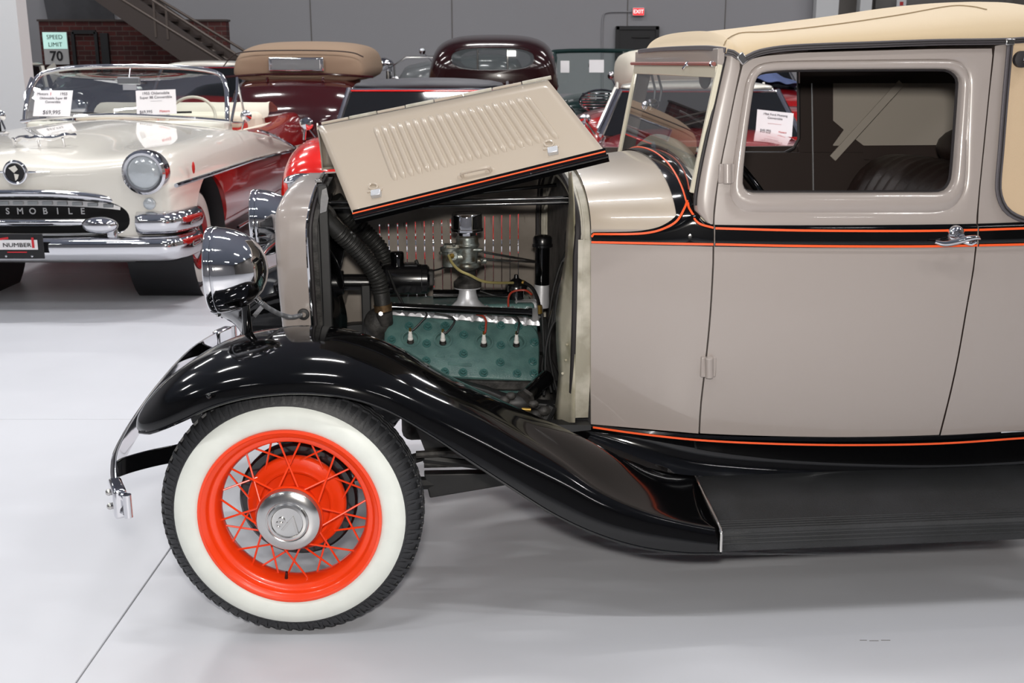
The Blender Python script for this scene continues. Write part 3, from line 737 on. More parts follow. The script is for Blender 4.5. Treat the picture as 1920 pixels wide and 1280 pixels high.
MB().tube(spl([Vector((2.04, .295, .8)), Vector((2.0, .295, 1.0)), Vector((2.04, .295, 1.12)), Vector((2.12, .3, 1.195))], 5), .006, 6).build('seat_piping', 'leather', seat)
# steering wheel
sw = empty('steering_wheel', parent=car); c = Q(1400, 352, .5); c.x -= .0
ax = Vector((-.72, 0, -.5)).normalized() * -1
c = Vector((1.40, .55, 1.12)); u_ = Vector((0, 1, 0)); w_ = ax.cross(u_)
MB().tube([c + (u_ * math.cos(a) + w_ * math.sin(a)) * .205 for a in [2 * math.pi * k / 40 for k in range(40)]], .013, 10, closed=True).build('steering_rim', 'black', sw)
b = MB(); [b.cyl(c, c + (u_ * math.cos(a) + w_ * math.sin(a)) * .2, .008, n=8) for a in (R(90), R(210), R(330))]; b.cyl(c, c - ax * .35, .018); b.build('steering_column', 'black', sw)
MB().box((1.2, CV, 1.12), (.04, .9, .14)).build('dashboard', 'trim', car, bevel=.02)
# --- apron between body and running board
at = [(1042, 800), (1108, 796), (1200, 805), (1311, 814), (1443, 819), (1593, 821), (1760, 817), (1920, 808), (2100, 798), (2330, 784)]
ab = [(1046, 810), (1110, 840), (1160, 858), (1225, 877), (1297, 889), (1443, 893), (1593, 894), (1760, 893), (1920, 887), (2330, 868)]
A = resample(spl([qs(x, y, -.004) for x, y in at], 6), 70)
Bv = [.30, .27, .245, .225, .215, .205, .2, .2, .2, .2]
B = resample(spl([Q(x, y, v) for (x, y), v in zip(ab, Bv)], 6), 70)
rws = []
for t, bulge in ((0, 0), (.06, -.006), (.12, .0), (.35, .012), (.6, .016), (.8, .010), (.92, -.001), (1, -.010)):
    rws.append([a.lerp(b_, t) + Vector((0, bulge, 0)) for a, b_ in zip(A, B)])
MB().grid(rws).build('splash_apron', 'black', car, ang=60)
MB().grid([[mir(p) for p in r] for r in rws]).build('splash_apron', 'black', car, ang=60)
line_side([(1110, 797.5), (1200, 810), (1311, 821.5), (1443, 828), (1593, 830.5), (1760, 827.5), (1920, 817), (2100, 806), (2330, 790)], .0058, .017, 'pinstripe', 'pin', 80)
# --- running board
rbq = dict(a=Q(1303, 894, .2), b=Q(1352, 995, -.06), c=Q(1352, 1034, -.06))
zt_i, zt_o, zb_ = rbq['a'].z, rbq['b'].z, rbq['c'].z
ui, uo = rbq['a'].x, rbq['b'].x
def board(m=lambda p: p):
    rb = empty('running_board', parent=car)
    UE = 2.35
    b = MB(); sec = lambda u, du: [m(Vector((u, .2, zt_i))), m(Vector((u + du * .5, .07, (zt_i + zt_o) / 2 + .002))), m(Vector((u + du * .85, -.02, zt_o + .004))), m(Vector((u + du, -.056, zt_o))), m(Vector((u + du, -.064, zt_o - .006))), m(Vector((u + du, -.064, zb_ + .006))), m(Vector((u + du, -.056, zb_))), m(Vector((u + du, -.03, zb_)))]
    n = 12
    b.grid([sec(lerp(ui, UE, i / n), (uo - ui) * (1 - i / n)) for i in range(n + 1)])
    b.build('rubber_mat', 'mat_', rb, ang=25, solid=.004)
    for k, (v, z) in enumerate(((-.012, zt_o + .007), (-.024, zt_o + .006), (-.036, zt_o + .0045), (-.048, zt_o + .003))):
        MB().ribbon([m(Vector((uo + .004, v, z))), m(Vector((UE, v, z)))], (0, 0, 1), .006, .005).build('tread_rib', 'mat_', rb, bevel=.0015, seg=1)
    for k in range(3):
        MB().ribbon([m(Vector((uo + .002, -.066, zt_o - .012 - k * .012))), m(Vector((UE, -.066, zt_o - .012 - k * .012)))], (0, -1, 0), .006, .004).build('tread_rib', 'mat_', rb, bevel=.0015, seg=1)
    MB().tube([m(Vector((ui, .195, zt_i + .004))), m(Vector((uo - .001, -.055, zt_o + .004))), m(Vector((uo - .001, -.066, zt_o - .005))), m(Vector((uo, -.066, zb_ + .004)))], .0045, 8).build('end_moulding', 'chrome2', rb)
board(); board(mir)
# --- front fender
lipx = [(262, 808), (280, 809), (305, 801), (345, 784), (400, 759), (470, 741), (560, 734), (650, 742), (725, 766), (800, 808), (880, 860), (960, 912), (1040, 962), (1120, 999), (1200, 1023), (1280, 1034), (1352, 1035)]
crsx = [(257, 797), (262, 775), (282, 745), (312, 712), (365, 675), (440, 640), (540, 623), (640, 626), (735, 655), (822, 704), (900, 752), (975, 806), (1055, 862), (1128, 918), (1205, 955), (1285, 978), (1356, 990)]
lv = [.08, .045, .02, 0, -.02, -.035, -.045, -.05, -.05, -.05, -.05, -.05, -.052, -.055, -.058, -.06, -.06]
cv = [.10, .12, .14, .155, .165, .18, .18, .17, .15, .12, .09, .06, .03, .0, -.02, -.03, -.03]
iv = [.30, .35, .4, .42, .43, .44, .44, .43, .42, .40, .37, .33, .30, .27, .24, .22, .205]
ivd = [.02, .05, .08, .07, .06, .05, .05, .06, .075, .09, .10, .10, .09, .07, .05, .03, .01]  # drop at the inner edge
n = 80
LP = resample(spl([Q(x, y, v) for (x, y), v in zip(lipx, lv)], 8), 8 * 16 + 1)
LP = spl([Q(x, y, v) for (x, y), v in zip(lipx, lv)], 6); CP = spl([Q(x, y, v) for (x, y), v in zip(crsx, cv)], 6)
INN = []
for k in range(len(CP)):
    t = k / 6; i = min(int(t), 15); f = t - i
    v = lerp(iv[i], iv[min(i + 1, 16)], f); d = lerp(ivd[i], ivd[min(i + 1, 16)], f); c_ = CP[k]
    p_ = Vector((c_.x if c_.x > -.25 else -.25 + (c_.x + .25) * .15, v, c_.z - d))
    if t > 9:
        w_ = min(1, (t - 9) / 2.2); w_ = w_ * w_ * (3 - 2 * w_)
        uu = interp(t, [(9, B[0].x - .06), (11.2, B[6].x), (16, ui)]); k_ = min(range(len(B)), key=lambda q: abs(B[q].x - uu))
        tgt = B[k_].copy(); tgt.x = uu if uu < B[0].x else tgt.x
        p_ = p_.lerp(tgt + Vector((0, .006, -.002)), w_)
    INN.append(p_)
for _ in range(6): INN = [INN[0]] + [(INN[i - 1] + INN[i] * 2 + INN[i + 1]) / 4 for i in range(1, len(INN) - 1)] + [INN[-1]]
NS = 12
def fend(m=lambda p: p):
    fe = empty('front_fender', parent=car); rws = []
    for a, c_, i_ in zip(LP, CP, INN):
        row = [a + Vector((0, .012, -.002)), a + Vector((0, -.001, -.004))]
        for k in range(NS + 1):
            th = math.pi / 2 * k / NS; s_ = math.sin(th); c1 = 1 - math.cos(th)
            p = a.lerp(c_, s_); row.append(Vector((p.x, lerp(a.y, c_.y, c1), p.z)))
        for k in range(1, 8):
            t = k / 7; row.append(Vector((lerp(c_.x, i_.x, t), lerp(c_.y, i_.y, t), lerp(c_.z, i_.z, t * t))))
        q_ = row[-1]; row.append(Vector((q_.x, q_.y + .004, min(q_.z - .03, .63 if q_.x < .3 else q_.z - .03))))
        rws.append([m(p) for p in row])
    b = MB().grid(rws); b.build('fender_skin', 'black', fe, ang=60, solid=.003)
    MB().tube([m(p + Vector((0, .002, -.003))) for p in LP], .0052, 8).build('rolled_edge', 'black', fe)
    return fe, rws
fe1, frw = fend(); fe2, _ = fend(mir)
MB().ball(Q(392, 742, -.028), .008, 10).build('fender_bolt', 'black', fe1)
# ------------------------------------------------------------------ chassis under the car
ch = empty('chassis', parent=car)
def railp(v, m=lambda p: p):
    P_ = [m(Vector((u, v + dv, z))) for u, dv, z in ((-.36, .08, .50), (-.1, .06, .56), (.2, .03, .60), (.5, .0, .52), (.9, -.04, .45), (2.5, -.1, .45))]
    return MB().ribbon(spl(P_, 5), (0, 1, 0), .11, .05)
railp(.50).build('frame_rail', 'frame', ch, bevel=.004); railp(.50, mir).build('frame_rail', 'frame', ch, bevel=.004)
MB().tube(spl([Vector((0, .16, .36)), Vector((-.0, .35, .30)), Vector((0, .77, .29)), Vector((0, 1.2, .30)), Vector((0, 1.38, .36))], 5), .022, 10, sy=1.4).build('front_axle', 'frame', ch)
MB().tube([Vector((0, .3, .31)), Vector((.5, .62, .33)), Vector((1.2, .76, .36))], .017, 8).build('radius_rod', 'frame', ch)
MB().tube([Vector((0, 1.24, .31)), Vector((.5, .92, .33)), Vector((1.2, .78, .36))], .017, 8).build('radius_rod', 'frame', ch)
MB().tube([Q(795, 858, .45), Q(880, 868, .46), Q(985, 884, .47), Q(1120, 905, .5)], .016, 8).build('brake_rod', 'frame', ch)
MB().tube([Q(760, 906, .5), Q(880, 903, .55), Q(990, 888, .58)], .022, 8).build('exhaust_pipe', 'frame', ch)
MB().tube([Q(780, 852, .42), Q(840, 848, .42), Q(880, 850, .42)], .012, 8).build('steering_link', 'dirty', ch)
MB().poly([Vector((-.02, .44, .56)), Vector((.34, .44, .55)), Vector((.62, .44, .44)), Vector((.9, .44, .40)), Vector((.9, .44, .46)), Vector((.62, .44, .53)), Vector((.3, .44, .68)), Vector((-.02, .44, .74))], (0, .006, 0)).build('inner_splash_panel', 'frame', ch)
MB().poly([mir(p) for p in (Vector((-.02, .44, .56)), Vector((.34, .44, .57)), Vector((.62, .44, .50)), Vector((.9, .44, .46)), Vector((.9, .44, .6)), Vector((.62, .44, .66)), Vector((.3, .44, .7)), Vector((-.02, .44, .74)))], (0, .006, 0)).build('inner_splash_panel', 'frame', ch)
MB().box((.55, CV, .42), (.5, .3, .16)).build('oil_pan', 'dirty', ch, bevel=.03, seg=3)
MB().box((1.5, CV, .40), (1.4, .8, .02)).build('floor_pan', 'frame', ch)
MB().poly([Q(762, 756, .43), Q(860, 772, .43), Q(985, 850, .43), Q(985, 872, .43), Q(800, 853, .43)], (0, .03, 0)).build('frame_bracket', 'frame', ch)
MB().poly([Q(795, 889, .5), Q(950, 886, .5), Q(985, 904, .5), Q(806, 934, .5)], (0, .04, 0)).build('spring_hanger', 'frame', ch, bevel=.004)
MB().cyl(Q(795, 870, .47), Q(940, 867, .47), .012, n=10).build('drag_link', 'dirty', ch)
MB().tube([Vector((-.1, .55, .58)), Vector((-.1, .99, .58))], .03, 8).build('crossmember', 'frame', ch)
# ------------------------------------------------------------------ engine
en = empty('engine', parent=car)
hTL, hTR, hBL = Q(722, 592, .66), Q(1012, 612, .66), Q(735, 702, .52)
hn = (hTR - hTL).cross(hBL - hTL).normalized()
if hn.y > 0: hn = -hn
def H(px, py, off=0): return QP(px, py, hTL, hn) + hn * off
out = [(724, 597), (735, 590), (860, 600), (985, 609), (1000, 612), (1008, 622), (1012, 645), (1010, 700), (1002, 711), (985, 713), (850, 706), (735, 700), (720, 690)]
hp_ = [H(x, y) for x, y in rpoly(out, 3)]
b = MB(); cen = sum(hp_, Vector()) / len(hp_)
wells = [(770, 634), (831, 636), (908, 640), (969, 640)]
rings_ = [[p - hn * .045 for p in hp_], [p - hn * .006 for p in hp_], [p.lerp(cen, .02) - hn * .001 for p in hp_], [p.lerp(cen, .035) for p in hp_]]
b.grid(rings_, wrapc=True); o_ = len(b.v); b.v += [tuple(p) for p in rings_[-1]]; b.f.append(tuple(range(o_, o_ + len(hp_))))
head = b.build('cylinder_head', 'green', en, ang=50, solid=0)
cut = []
for x, y in wells:
    c = H(x, y); cut.append(MB().cyl(c - hn * .014, c + hn * .03, .022, .029, n=28).build('cut', 'green'))
b2 = MB(); 
me = head.data; bm = bmesh.new(); bm.from_mesh(me); bmesh.ops.holes_fill(bm, edges=[e for e in bm.edges if e.is_boundary]); bmesh.ops.recalc_face_normals(bm, faces=bm.faces); bm.to_mesh(me); bm.free()
[setattr(c_, 'parent', en) for c_ in cut]; boolcut(head, cut); head.data.set_sharp_from_angle(angle=R(40))
for x, y in wells:
    c = H(x, y, .0005); MB().tube([c + (hn.orthogonal().normalized() * math.cos(a) + hn.cross(hn.orthogonal().normalized()) * math.sin(a)) * .03 for a in [2 * math.pi * k / 28 for k in range(28)]], .0022, 6, closed=True).build('plug_well_rim', 'green', en)
bolts = [(767, 611), (802, 612), (834, 611), (734, 637), (800, 644), (799, 676), (836, 611), (869.5, 627.5), (905, 613), (939, 610), (939, 647), (1001.5, 641.5), (869, 663), (938, 679), (999, 678), (868, 698), (907, 699), (969.5, 700), (972, 611), (834, 697), (735, 668), (762, 676), (1001, 700)]
M['green2'] = mat('green_bolt_enamel', (56, 96, 94), .25, 0, .6)
for x, y in bolts:
    c = H(x, y); b = MB()
    b.cyl(c, c + hn * .003, .0145, .0135, n=16); b.cyl(c + hn * .003, c + hn * .013, .0105, .0098, n=6); b.cyl(c + hn * .013, c + hn * .020, .0055, .0045, n=10)
    b.build('head_bolt', 'green2', en, ang=30)
text_mb('CLEANED', .012, .0008, Matrix.Translation(Vector((0, 0, 0))), sx=1) if 0 else None
# raised casting pad
c = H(862, 683); ux = (hTR - hTL).normalized(); uy = ux.cross(hn); mt = Matrix((ux, -hn.cross(ux) * -1, hn)).transposed()
MB().box(c, (.075, .012, .003), mt).build('casting_pad', 'green', en, bevel=.001, seg=1)
for x, w_ in ((825, .03), (850, .02)):
    MB().box(H(x, 668), (w_, .007, .0025), mt).build('casting_mark', 'green', en, bevel=.001, seg=1)
# plugs, leads
def up(p, d): return p + Vector((0, -.25, 1)).normalized() * d
leads = [((775, 618), (790, 603), (800, 590), (793, 580), (780, 578), 'wblk'), ((836, 624), (847, 612), (852, 600), (840, 592), (815, 588), 'wblk'), ((910, 622), (911, 610), (911, 600), (905, 592), (893, 589), 'wred'), ((970, 624), (973, 610), (973, 602), (966, 593), (950, 590), 'wblk')]
for (x, y), L in zip(wells, leads):
    c = H(x, y + 5, -.012); t = up(c, .05)
    sp_ = empty('spark_plug', parent=en) if 0 else None
    MB().cyl(c, up(c, .012), .0115, .010, n=6).build('plug_nut', 'dirty', en)
    b = MB(); b.lathe([(.0085, .012), (.0085, .018), (.0068, .02), (.0074, .024), (.0066, .026), (.007, .03), (.0055, .034), (.0052, .042), (.001, .043)], c, Vector((0, -.25, 1)), 14); b.build('plug_insulator', 'porc', en)
    MB().cyl(up(c, .042), up(c, .052), .0042, n=10).build('plug_terminal', 'brass', en)
    P_ = [up(c, .047)] + [Q(a, b_, .60 + .01 * i) for i, (a, b_) in enumerate(L[:-1])]
    MB().tube(spl(P_, 6), .0034, 8).build('plug_lead', L[-1], en)
# engine block below and between
blk = MB(); a0, a1 = hTL - hn * .05, hTR - hn * .05; d0 = hBL - hn * .05; d1 = Q(1010, 712, .52) - hn * .05
sec = lambda a, d: [a + Vector((0, .0, .03)), a, d, d + Vector((0, .05, -.09)), d + Vector((0, .2, -.16)), d + Vector((0, .36, -.09)), Vector((d.x, 2 * CV - d.y, d.z)), Vector((a.x, 2 * CV - a.y, a.z)), Vector((a.x, 2 * CV - a.y, a.z + .03))]
L0, L1 = sec(a0, d0), sec(a1, d1); blk.grid([L0, L1], wrapc=True); blk.f.append(tuple(range(0, 9))); blk.f.append(tuple(range(9, 18)))
blk.build('engine_block', 'green', en, bevel=.006)
MB().ribbon([Q(720, 716, .53), Q(1008, 722, .53)], (0, -1, 0), .03, .03).build('exhaust_manifold', 'dirty', en, bevel=.005)
# aluminium intake deck above the head
rws = []
for i in range(60):
    t = i / 59; x = lerp(735, 1018, t); e = .004 * math.sin(i * 1.9) + .003 * math.sin(i * .7 + 1)
    rws.append([Q(x, lerp(590, 611, t), .672), Q(x, lerp(586, 604, t), .675) + Vector((0, e, e)), Q(x, lerp(580, 594, t), .70) + Vector((0, 0, e * 1.5)), Q(x, lerp(572, 580, t), .77) + Vector((0, 0, .004 + e)), Q(x, lerp(570, 574, t), .86)])
MB().grid(rws).build('intake_manifold', 'polal', en, ang=30)
for x in (800, 856, 885, 930, 985):
    p = Q(x, lerp(584, 600, (x - 735) / 280), .68); MB().cyl(p - Vector((0, 0, .02)), p + Vector((0, 0, .012)), .007, n=10).build('manifold_stud', 'polal', en)
rws2 = MB(); rws2.box((.5, .84, .742), (.5, .14, .04)); rws2.build('valve_cover', 'green', en, bevel=.01, seg=3)
MB().box((.5, CV + .16, .69), (.5, .22, .1)).build('far_bank', 'green', en, bevel=.01, seg=3)
# spark plug wire conduit tube
a, b_ = Q(735, 575, .60), Q(990, 586, .60); MB().cyl(a, b_, .0125, n=16).build('wire_conduit', 'black', en); MB().cyl(b_, b_ + (b_ - a).normalized() * .012, .015, n=16).build('conduit_cap', 'black', en)
a, b_ = Q(812, 552, .9), Q(962, 552, .9); MB().cyl(a, b_, .018, n=16).build('far_wire_conduit', 'black', en)
# riser and carburettor
c = Q(877, 575, .77); c.z -= .0
ax = Vector((0, 0, 1)); k = Q(877, 538, .77); h_ = k.z - c.z
MB().lathe([(.062, 0), (.05, h_ * .12), (.036, h_ * .35), (.029, h_ * .7), (.028, h_ * .92), (.044, h_ * .96), (.044, h_ * 1.04), (.02, h_ * 1.06)], c, ax, 32).build('intake_riser', 'polal', en)
zz = lambda y, v=.77: Q(877, y, v).z
cx = c.x; V3 = lambda z, dx=0, dv=0: Vector((cx + dx, CV + dv, z))
MB().lathe([(.001, zz(537)), (.046, zz(537)), (.046, zz(528)), (.038, zz(524)), (.026, zz(516)), (.026, zz(508)), (.034, zz(503)), (.034, zz(499)), (.001, zz(499))], (cx, CV, 0), ax, 28).build('carburettor_base', 'dirty', en)
b = MB(); b.lathe([(.001, zz(500)), (.044, zz(500)), (.046, zz(496)), (.044, zz(492)), (.034, zz(489)), (.036, zz(478)), (.036, zz(462)), (.04, zz(460)), (.04, zz(457)), (.037, zz(455)), (.037, zz(444)), (.03, zz(440)), (.001, zz(440))], (cx, CV, 0), ax, 28)
b.cyl(V3(zz(497), -.055, -.012), V3(zz(470), -.055, -.012), .027, .029, n=24); b.cyl(V3(zz(469), -.055, -.012), V3(zz(461), -.055, -.012), .034, n=24); b.box(V3(zz(459), -.03, -.01), (.09, .035, .012)); b.cyl(V3(zz(480), -.04, -.012), V3(zz(480), 0, -.012), .02); b.cyl(V3(zz(475), -.05, -.045), V3(zz(475), -.05, .02), .018); b.cyl(V3(zz(466), -.085, -.01), V3(zz(466), .05, -.03), .006); b.cyl(V3(zz(487), .03, -.02), V3(zz(487), .062, -.02), .01)
b.build('carburettor_body', 'carb', en, bevel=.004)
for dx, y in ((-.075, 458), (-.045, 456), (.045, 484), (-.088, 470)): MB().ball(V3(zz(y), dx, -.035), .006, 8).build('carburettor_screw', 'carb', en)
MB().ball(V3(zz(475), -.052, -.045), .009, 8).build('fuel_fitting', 'brass', en)
b = MB(); b.lathe([(.03, zz(441)), (.030, zz(436)), (.045, zz(434)), (.054, zz(432)), (.054, zz(428)), (.0505, zz(427)), (.0500, zz(405)), (.0485, zz(400)), (.043, zz(397.5)), (.03, zz(396.5)), (.001, zz(396))], (cx, CV, 0), ax, 48)
b.build('air_cleaner', 'chrome', en, ang=50)
MB().tube(spl([Q(841, 478, .72), Q(848, 493, .7), Q(862, 507, .68), Q(882, 516, .68), Q(905, 527, .7), Q(930, 530, .74), Q(962, 530, .8)], 6), .0045, 8).build('fuel_line', 'gold', en)
MB().cyl(Q(897, 471, .76), Q(1004, 490, .80), .004, n=8).build('throttle_rod', 'chrome2', en); MB().cyl(Q(900, 486, .76), Q(1004, 491, .80), .004, n=8).build('throttle_rod', 'chrome2', en)
MB().tube([Q(808, 508, .8), Q(822, 505, .78), Q(836, 500, .76)], .003, 6).build('choke_rod', 'wblk', en)
# generator
a, b_ = Q(716, 523, .8), Q(806, 523, .8); r_ = .05
MB().lathe([(.001, 0), (.03, 0), (.046, .006), (r_, .014), (r_, (b_ - a).length * .82), (r_ * .97, (b_ - a).length * .83), (r_ * .97, (b_ - a).length * .94), (.04, (b_ - a).length * .99), (.02, (b_ - a).length), (.02, (b_ - a).length + .014), (.001, (b_ - a).length + .014)], a, (b_ - a), 36).build('generator', 'blk2', en)
a = Q(745, 497, .8); MB().lathe([(.022, -.03), (.0215, .02), (.0225, .021), (.0225, .04), (.02, .044), (.001, .045)], a, (0, 0, 1), 28).build('oil_breather', 'black', en)
MB().box(Q(770, 498, .8), (.05, .04, .02)).build('generator_bracket', 'blk2', en, bevel=.005)
b = MB(); b.box(Q(808, 520, .79), (.02, .05, .05)); b.build('generator_brush_cover', 'dirty', en, bevel=.006)
b = MB(); b.cyl(Q(780, 488, .79), Q(783, 497, .79), .006); b.build('terminal_post', 'dirty', en)
# generator belt pulley shaft and fan
MB().cyl(Q(632, 529, .78), Q(700, 529, .78), .027, n=24).build('fan_shaft', 'blk2', en)
MB().lathe([(.001, 0), (.07, 0), (.075, .006), (.06, .012), (.075, .018), (.07, .024), (.001, .024)], Q(704, 529, .78), (1, 0, 0), 32).build('fan_pulley', 'blk2', en)
MB().box(Q(688, 600, .74), (.03, .04, .24)).build('front_bracket', 'frame', en, bevel=.004)
MB().ball(Q(708, 608, .66), .045, 20, (1, 1, 1.2)).build('water_pump', 'dirty', en)
MB().cyl(Q(714, 588, .59), Q(714, 588, .58), .007, n=6).build('pump_bolt', 'alum', en)
fan = empty('cooling_fan', parent=car); fc = Q(628, 530, .78)
for k in range(4):
    a = R(48 + 90 * k); e = Vector((0, math.cos(a), math.sin(a))); w_ = Vector((1, 0, 0)).cross(e); rws = []
    for i in range(8):
        r1 = .03 + .165 * i / 7; ww = .03 + .045 * math.sin(math.pi * min(1, i / 7 * .8 + .1)); tw = R(28)
        rws.append([fc + e * r1 + (w_ * math.cos(tw) + Vector((1, 0, 0)) * math.sin(tw)) * ww * s_ for s_ in (-1, -.3, .3, 1)])
    MB().grid(rws).build('fan_blade', 'blk2', fan, solid=.004)
MB().cyl(fc - Vector((.015, 0, 0)), fc + Vector((.03, 0, 0)), .04, n=24).build('fan_hub', 'blk2', fan, bevel=.004)
# hoses: smooth cuffs, ribbed middles
def hose(pts, r, nm='radiator_hose'):
    P_ = spl(pts, 40); n = len(P_); L = [0]
    for a, b_ in zip(P_, P_[1:]): L.append(L[-1] + (b_ - a).length)
    P_ = resample(P_, 160); T = L[-1]
    def rr(t):
        s_ = t * T; m_ = 1 if .07 < s_ < T - .045 else 0
        return r * (1 + (0.10 * math.cos(2 * math.pi * s_ / .0115) * m_))
    return MB().tube(P_, rr, 20).build(nm, 'hose', en, ang=70)
hose([Q(606, 404, .56), Q(632, 432, .575), Q(664, 462, .60), Q(696, 500, .62), Q(712, 535, .63), Q(718, 574, .63)], .0265)
hose([Q(628, 372, .86), Q(650, 400, .88), Q(690, 440, .90), Q(715, 470, .91), Q(728, 510, .92), Q(730, 545, .92)], .0265)
M['oldbrass'] = mat('tarnished_clamp', (130, 104, 74), .45, .8, noise=.5, nscale=60)
a = Q(718, 570, .63); b_ = Q(720, 582, .63); MB().cyl(a, b_, .030, n=24).build('hose_clamp', 'oldbrass', en); MB().cyl(b_, Q(722, 606, .64), .026, n=20).build('water_outlet', 'dirty', en)
c = Q(612, 398, .56); MB().cyl(c, c + (Q(640, 372, .56) - c) * .0 + Vector((.006, .006, .006)), .029, n=20).build('hose_clamp', 'dirty', en)
MB().tube([Q(728, 508, .7), Q(742, 545, .66), Q(757, 572, .62)], .0045, 8).build('ground_strap', 'frame', en)
# oil filler
a = Q(1016, 533, .95); t_ = Q(1017, 462, .95); q_ = Q(1017, 440, .95)
MB().cyl(a, t_, .0255, n=28).build('oil_filler_tube', 'black', en)
MB().lathe([(.036, 0), (.036, .008), (.033, .01), (.033, .03), (.028, .037), (.012, .041), (.001, .041)], t_, (0, 0, 1), 28).build('oil_filler_cap', 'blk2', en)
MB().cyl(Q(1014, 575, .95), a, .03, .026, n=28).build('filler_neck', 'polal', en)
# distributor-like pump
a = Q(968, 560, .85); b = MB(); b.lathe([(.026, 0), (.026, .03), (.038, .034), (.038, .044), (.032, .055), (.018, .066), (.009, .072), (.007, .084), (.001, .085)], a, (0, 0, 1), 28); b.build('fuel_pump', 'blk2', en)
for k in range(5): 
    an = 2 * math.pi * k / 5; MB().cyl(a + Vector((.036 * math.cos(an), .036 * math.sin(an), .03)), a + Vector((.036 * math.cos(an), .036 * math.sin(an), .05)), .004, n=6).build('pump_screw', 'dirty', en)
b = MB(); b.box(Q(985, 575, .82), (.085, .06, .045)); b.ball(Q(1000, 583, .8), .02, 12); b.build('pump_stand', 'polal', en, bevel=.012, seg=3)
MB().cyl(Q(978, 528, .82), Q(984, 530, .82), .007, n=6).build('brass_fitting', 'brass', en)
MB().tube(spl([Q(984, 530, .8), Q(998, 540, .76), Q(1008, 560, .7), Q(1012, 580, .62)], 6), .006, 8).build('rubber_hose', 'wblk', en)
MB().cyl(Q(1012, 572, .62), Q(1013, 588, .62), .0075, n=8).build('brass_fitting', 'brass', en)
MB().tube(spl([Q(953, 575, .72), Q(954, 556, .73), Q(963, 546, .74), Q(985, 544, .74), Q(997, 552, .72)], 6), .0035, 8).build('copper_line', 'wred', en)
MB().tube(spl([Q(900, 545, .86), Q(925, 553, .86), Q(950, 556, .84), Q(975, 545, .84)], 6), .0035, 6).build('wiring', 'wblk', en)
# wire bundle behind the engine
bundle = [([(1016, 588), (1018, 620), (1020, 660), (1026, 700), (1034, 735)], .56), ([(1044, 560), (1030, 600), (1026, 640), (1030, 680), (1040, 730)], .6), ([(1062, 470), (1046, 510), (1034, 560), (1028, 620), (1032, 690)], .7),
    ([(1068, 480), (1050, 530), (1037, 590), (1030, 650), (1036, 700), (1048, 745)], .58), ([(1070, 420), (1062, 440), (1064, 470), (1055, 490)], .5), ([(1072, 500), (1054, 520), (1044, 560), (1040, 600)], .48), ([(1050, 590), (1034, 612), (1024, 650), (1022, 700), (1020, 740)], .5), ([(1014, 600), (1022, 640), (1016, 690), (1024, 720)], .62)]
for L, v in bundle:
    MB().tube(spl([Q(x, y, v) for x, y in L], 6), .0045, 6).build('wiring', 'wblk', en)
b = MB(); b.tube(spl([Q(1018, 596, .6), Q(1024, 640, .6), Q(1028, 700, .6)], 5), .013, 8); b.build('wiring_loom', 'frame', en)
# steering box and starter below
a, b_ = Q(988, 743, .42), Q(1026, 706, .50); MB().cyl(a, b_, .024, n=24).build('steering_shaft_tube', 'black', en); MB().cyl(a - (b_ - a).normalized() * .012, a, .03, n=6).build('shaft_collar', 'dirty', en)
b = MB(); b.ball(Q(970, 755, .44), .045, 14, (1.4, .7, .7)); b.box(Q(985, 775, .44), (.13, .06, .03)); b.build('steering_box', 'frame', en, bevel=.006)
for x, y, r1 in ((945, 750, .016), (958, 742, .014), (1000, 757, .014), (1004, 778, .018), (960, 775, .015), (1012, 795, .016), (1020, 770, .018), (975, 790, .016)): MB().ball(Q(x, y, .40), r1, 10, (1.2, 1, .9)).build('linkage_joint', 'dirty', en)
MB().cyl(Q(978, 767, .39), Q(995, 768, .39), .006, n=10).build('brass_fitting', 'brass', en)
MB().cyl(Q(955, 790, .39), Q(962, 776, .39), .004, n=8).build('linkage_pin', 'chrome2', en)
MB().poly([Q(735, 705, .47), Q(800, 742, .47), Q(905, 790, .47), Q(935, 765, .47), Q(850, 727, .47)], (0, .02, 0)).build('engine_mount_arm', 'green', en, bevel=.004)
MB().tube(spl([Q(1036, 760, .42), Q(1022, 790, .42), Q(1030, 806, .4), Q(1056, 806, .36)], 5), .018, 8).build('pedal_bracket', 'frame', en)
MB().poly([Q(985, 795, .38), Q(1108, 797, .29), Q(1108, 806, .29), Q(1050, 812, .3), Q(990, 812, .36)], (0, .05, .0)).build('body_mount', 'frame', en)
# ------------------------------------------------------------------ radiator shell
rs = empty('radiator_shell', parent=car)
prof = [(.745, .50), (.80, .497), (.9, .485), (1.0, .478), (1.08, .483), (1.13, .505), (1.165, .55), (1.185, .62), (1.194, .70), (1.197, .77)]
def uf(z): return interp(z, [(.745, -.053), (.9, -.058), (1.05, -.058), (1.12, -.054), (1.17, -.035), (1.197, -.015)])
def ub(z): return interp(z, [(.745, .038), (.9, .036), (1.06, .036), (1.12, .045), (1.17, .058), (1.197, .07)])
hs = spl([(v, z, 0) for z, v in prof], 5); full = [(p.x, p.y) for p in hs] + [(2 * CV - p.x, p.y) for p in hs[::-1][1:]]
def inset(v, z, d):
    c = Vector((CV, .98)); q = Vector((v, z)) - c; return (v - d * (1 if v > CV else -1) * -1 * -1 if 0 else v + (d if v < CV else -d) * min(1, abs(v - CV) / .1), z - d * max(0, (z - 1.08) / .117) ** 1)
rws = []
for (du, d, base) in ((.03, .055, 'f'), (.006, .045, 'f'), (0, .028, 'f'), (.006, .010, 'f'), (.02, .002, 'f'), (.5, 0, 'm'), (0, 0, 'b'), (0, .012, 'b')):
    r_ = []
    for v, z in full:
        vv, z2 = inset(v, z, d); u = {'f': uf(z) + du, 'm': lerp(uf(z), ub(z), du), 'b': ub(z) + du}[base]; r_.append(Vector((u, vv, z2)))
    rws.append(r_)
MB().grid(rws).build('shell', 'taupe', rs, ang=60)
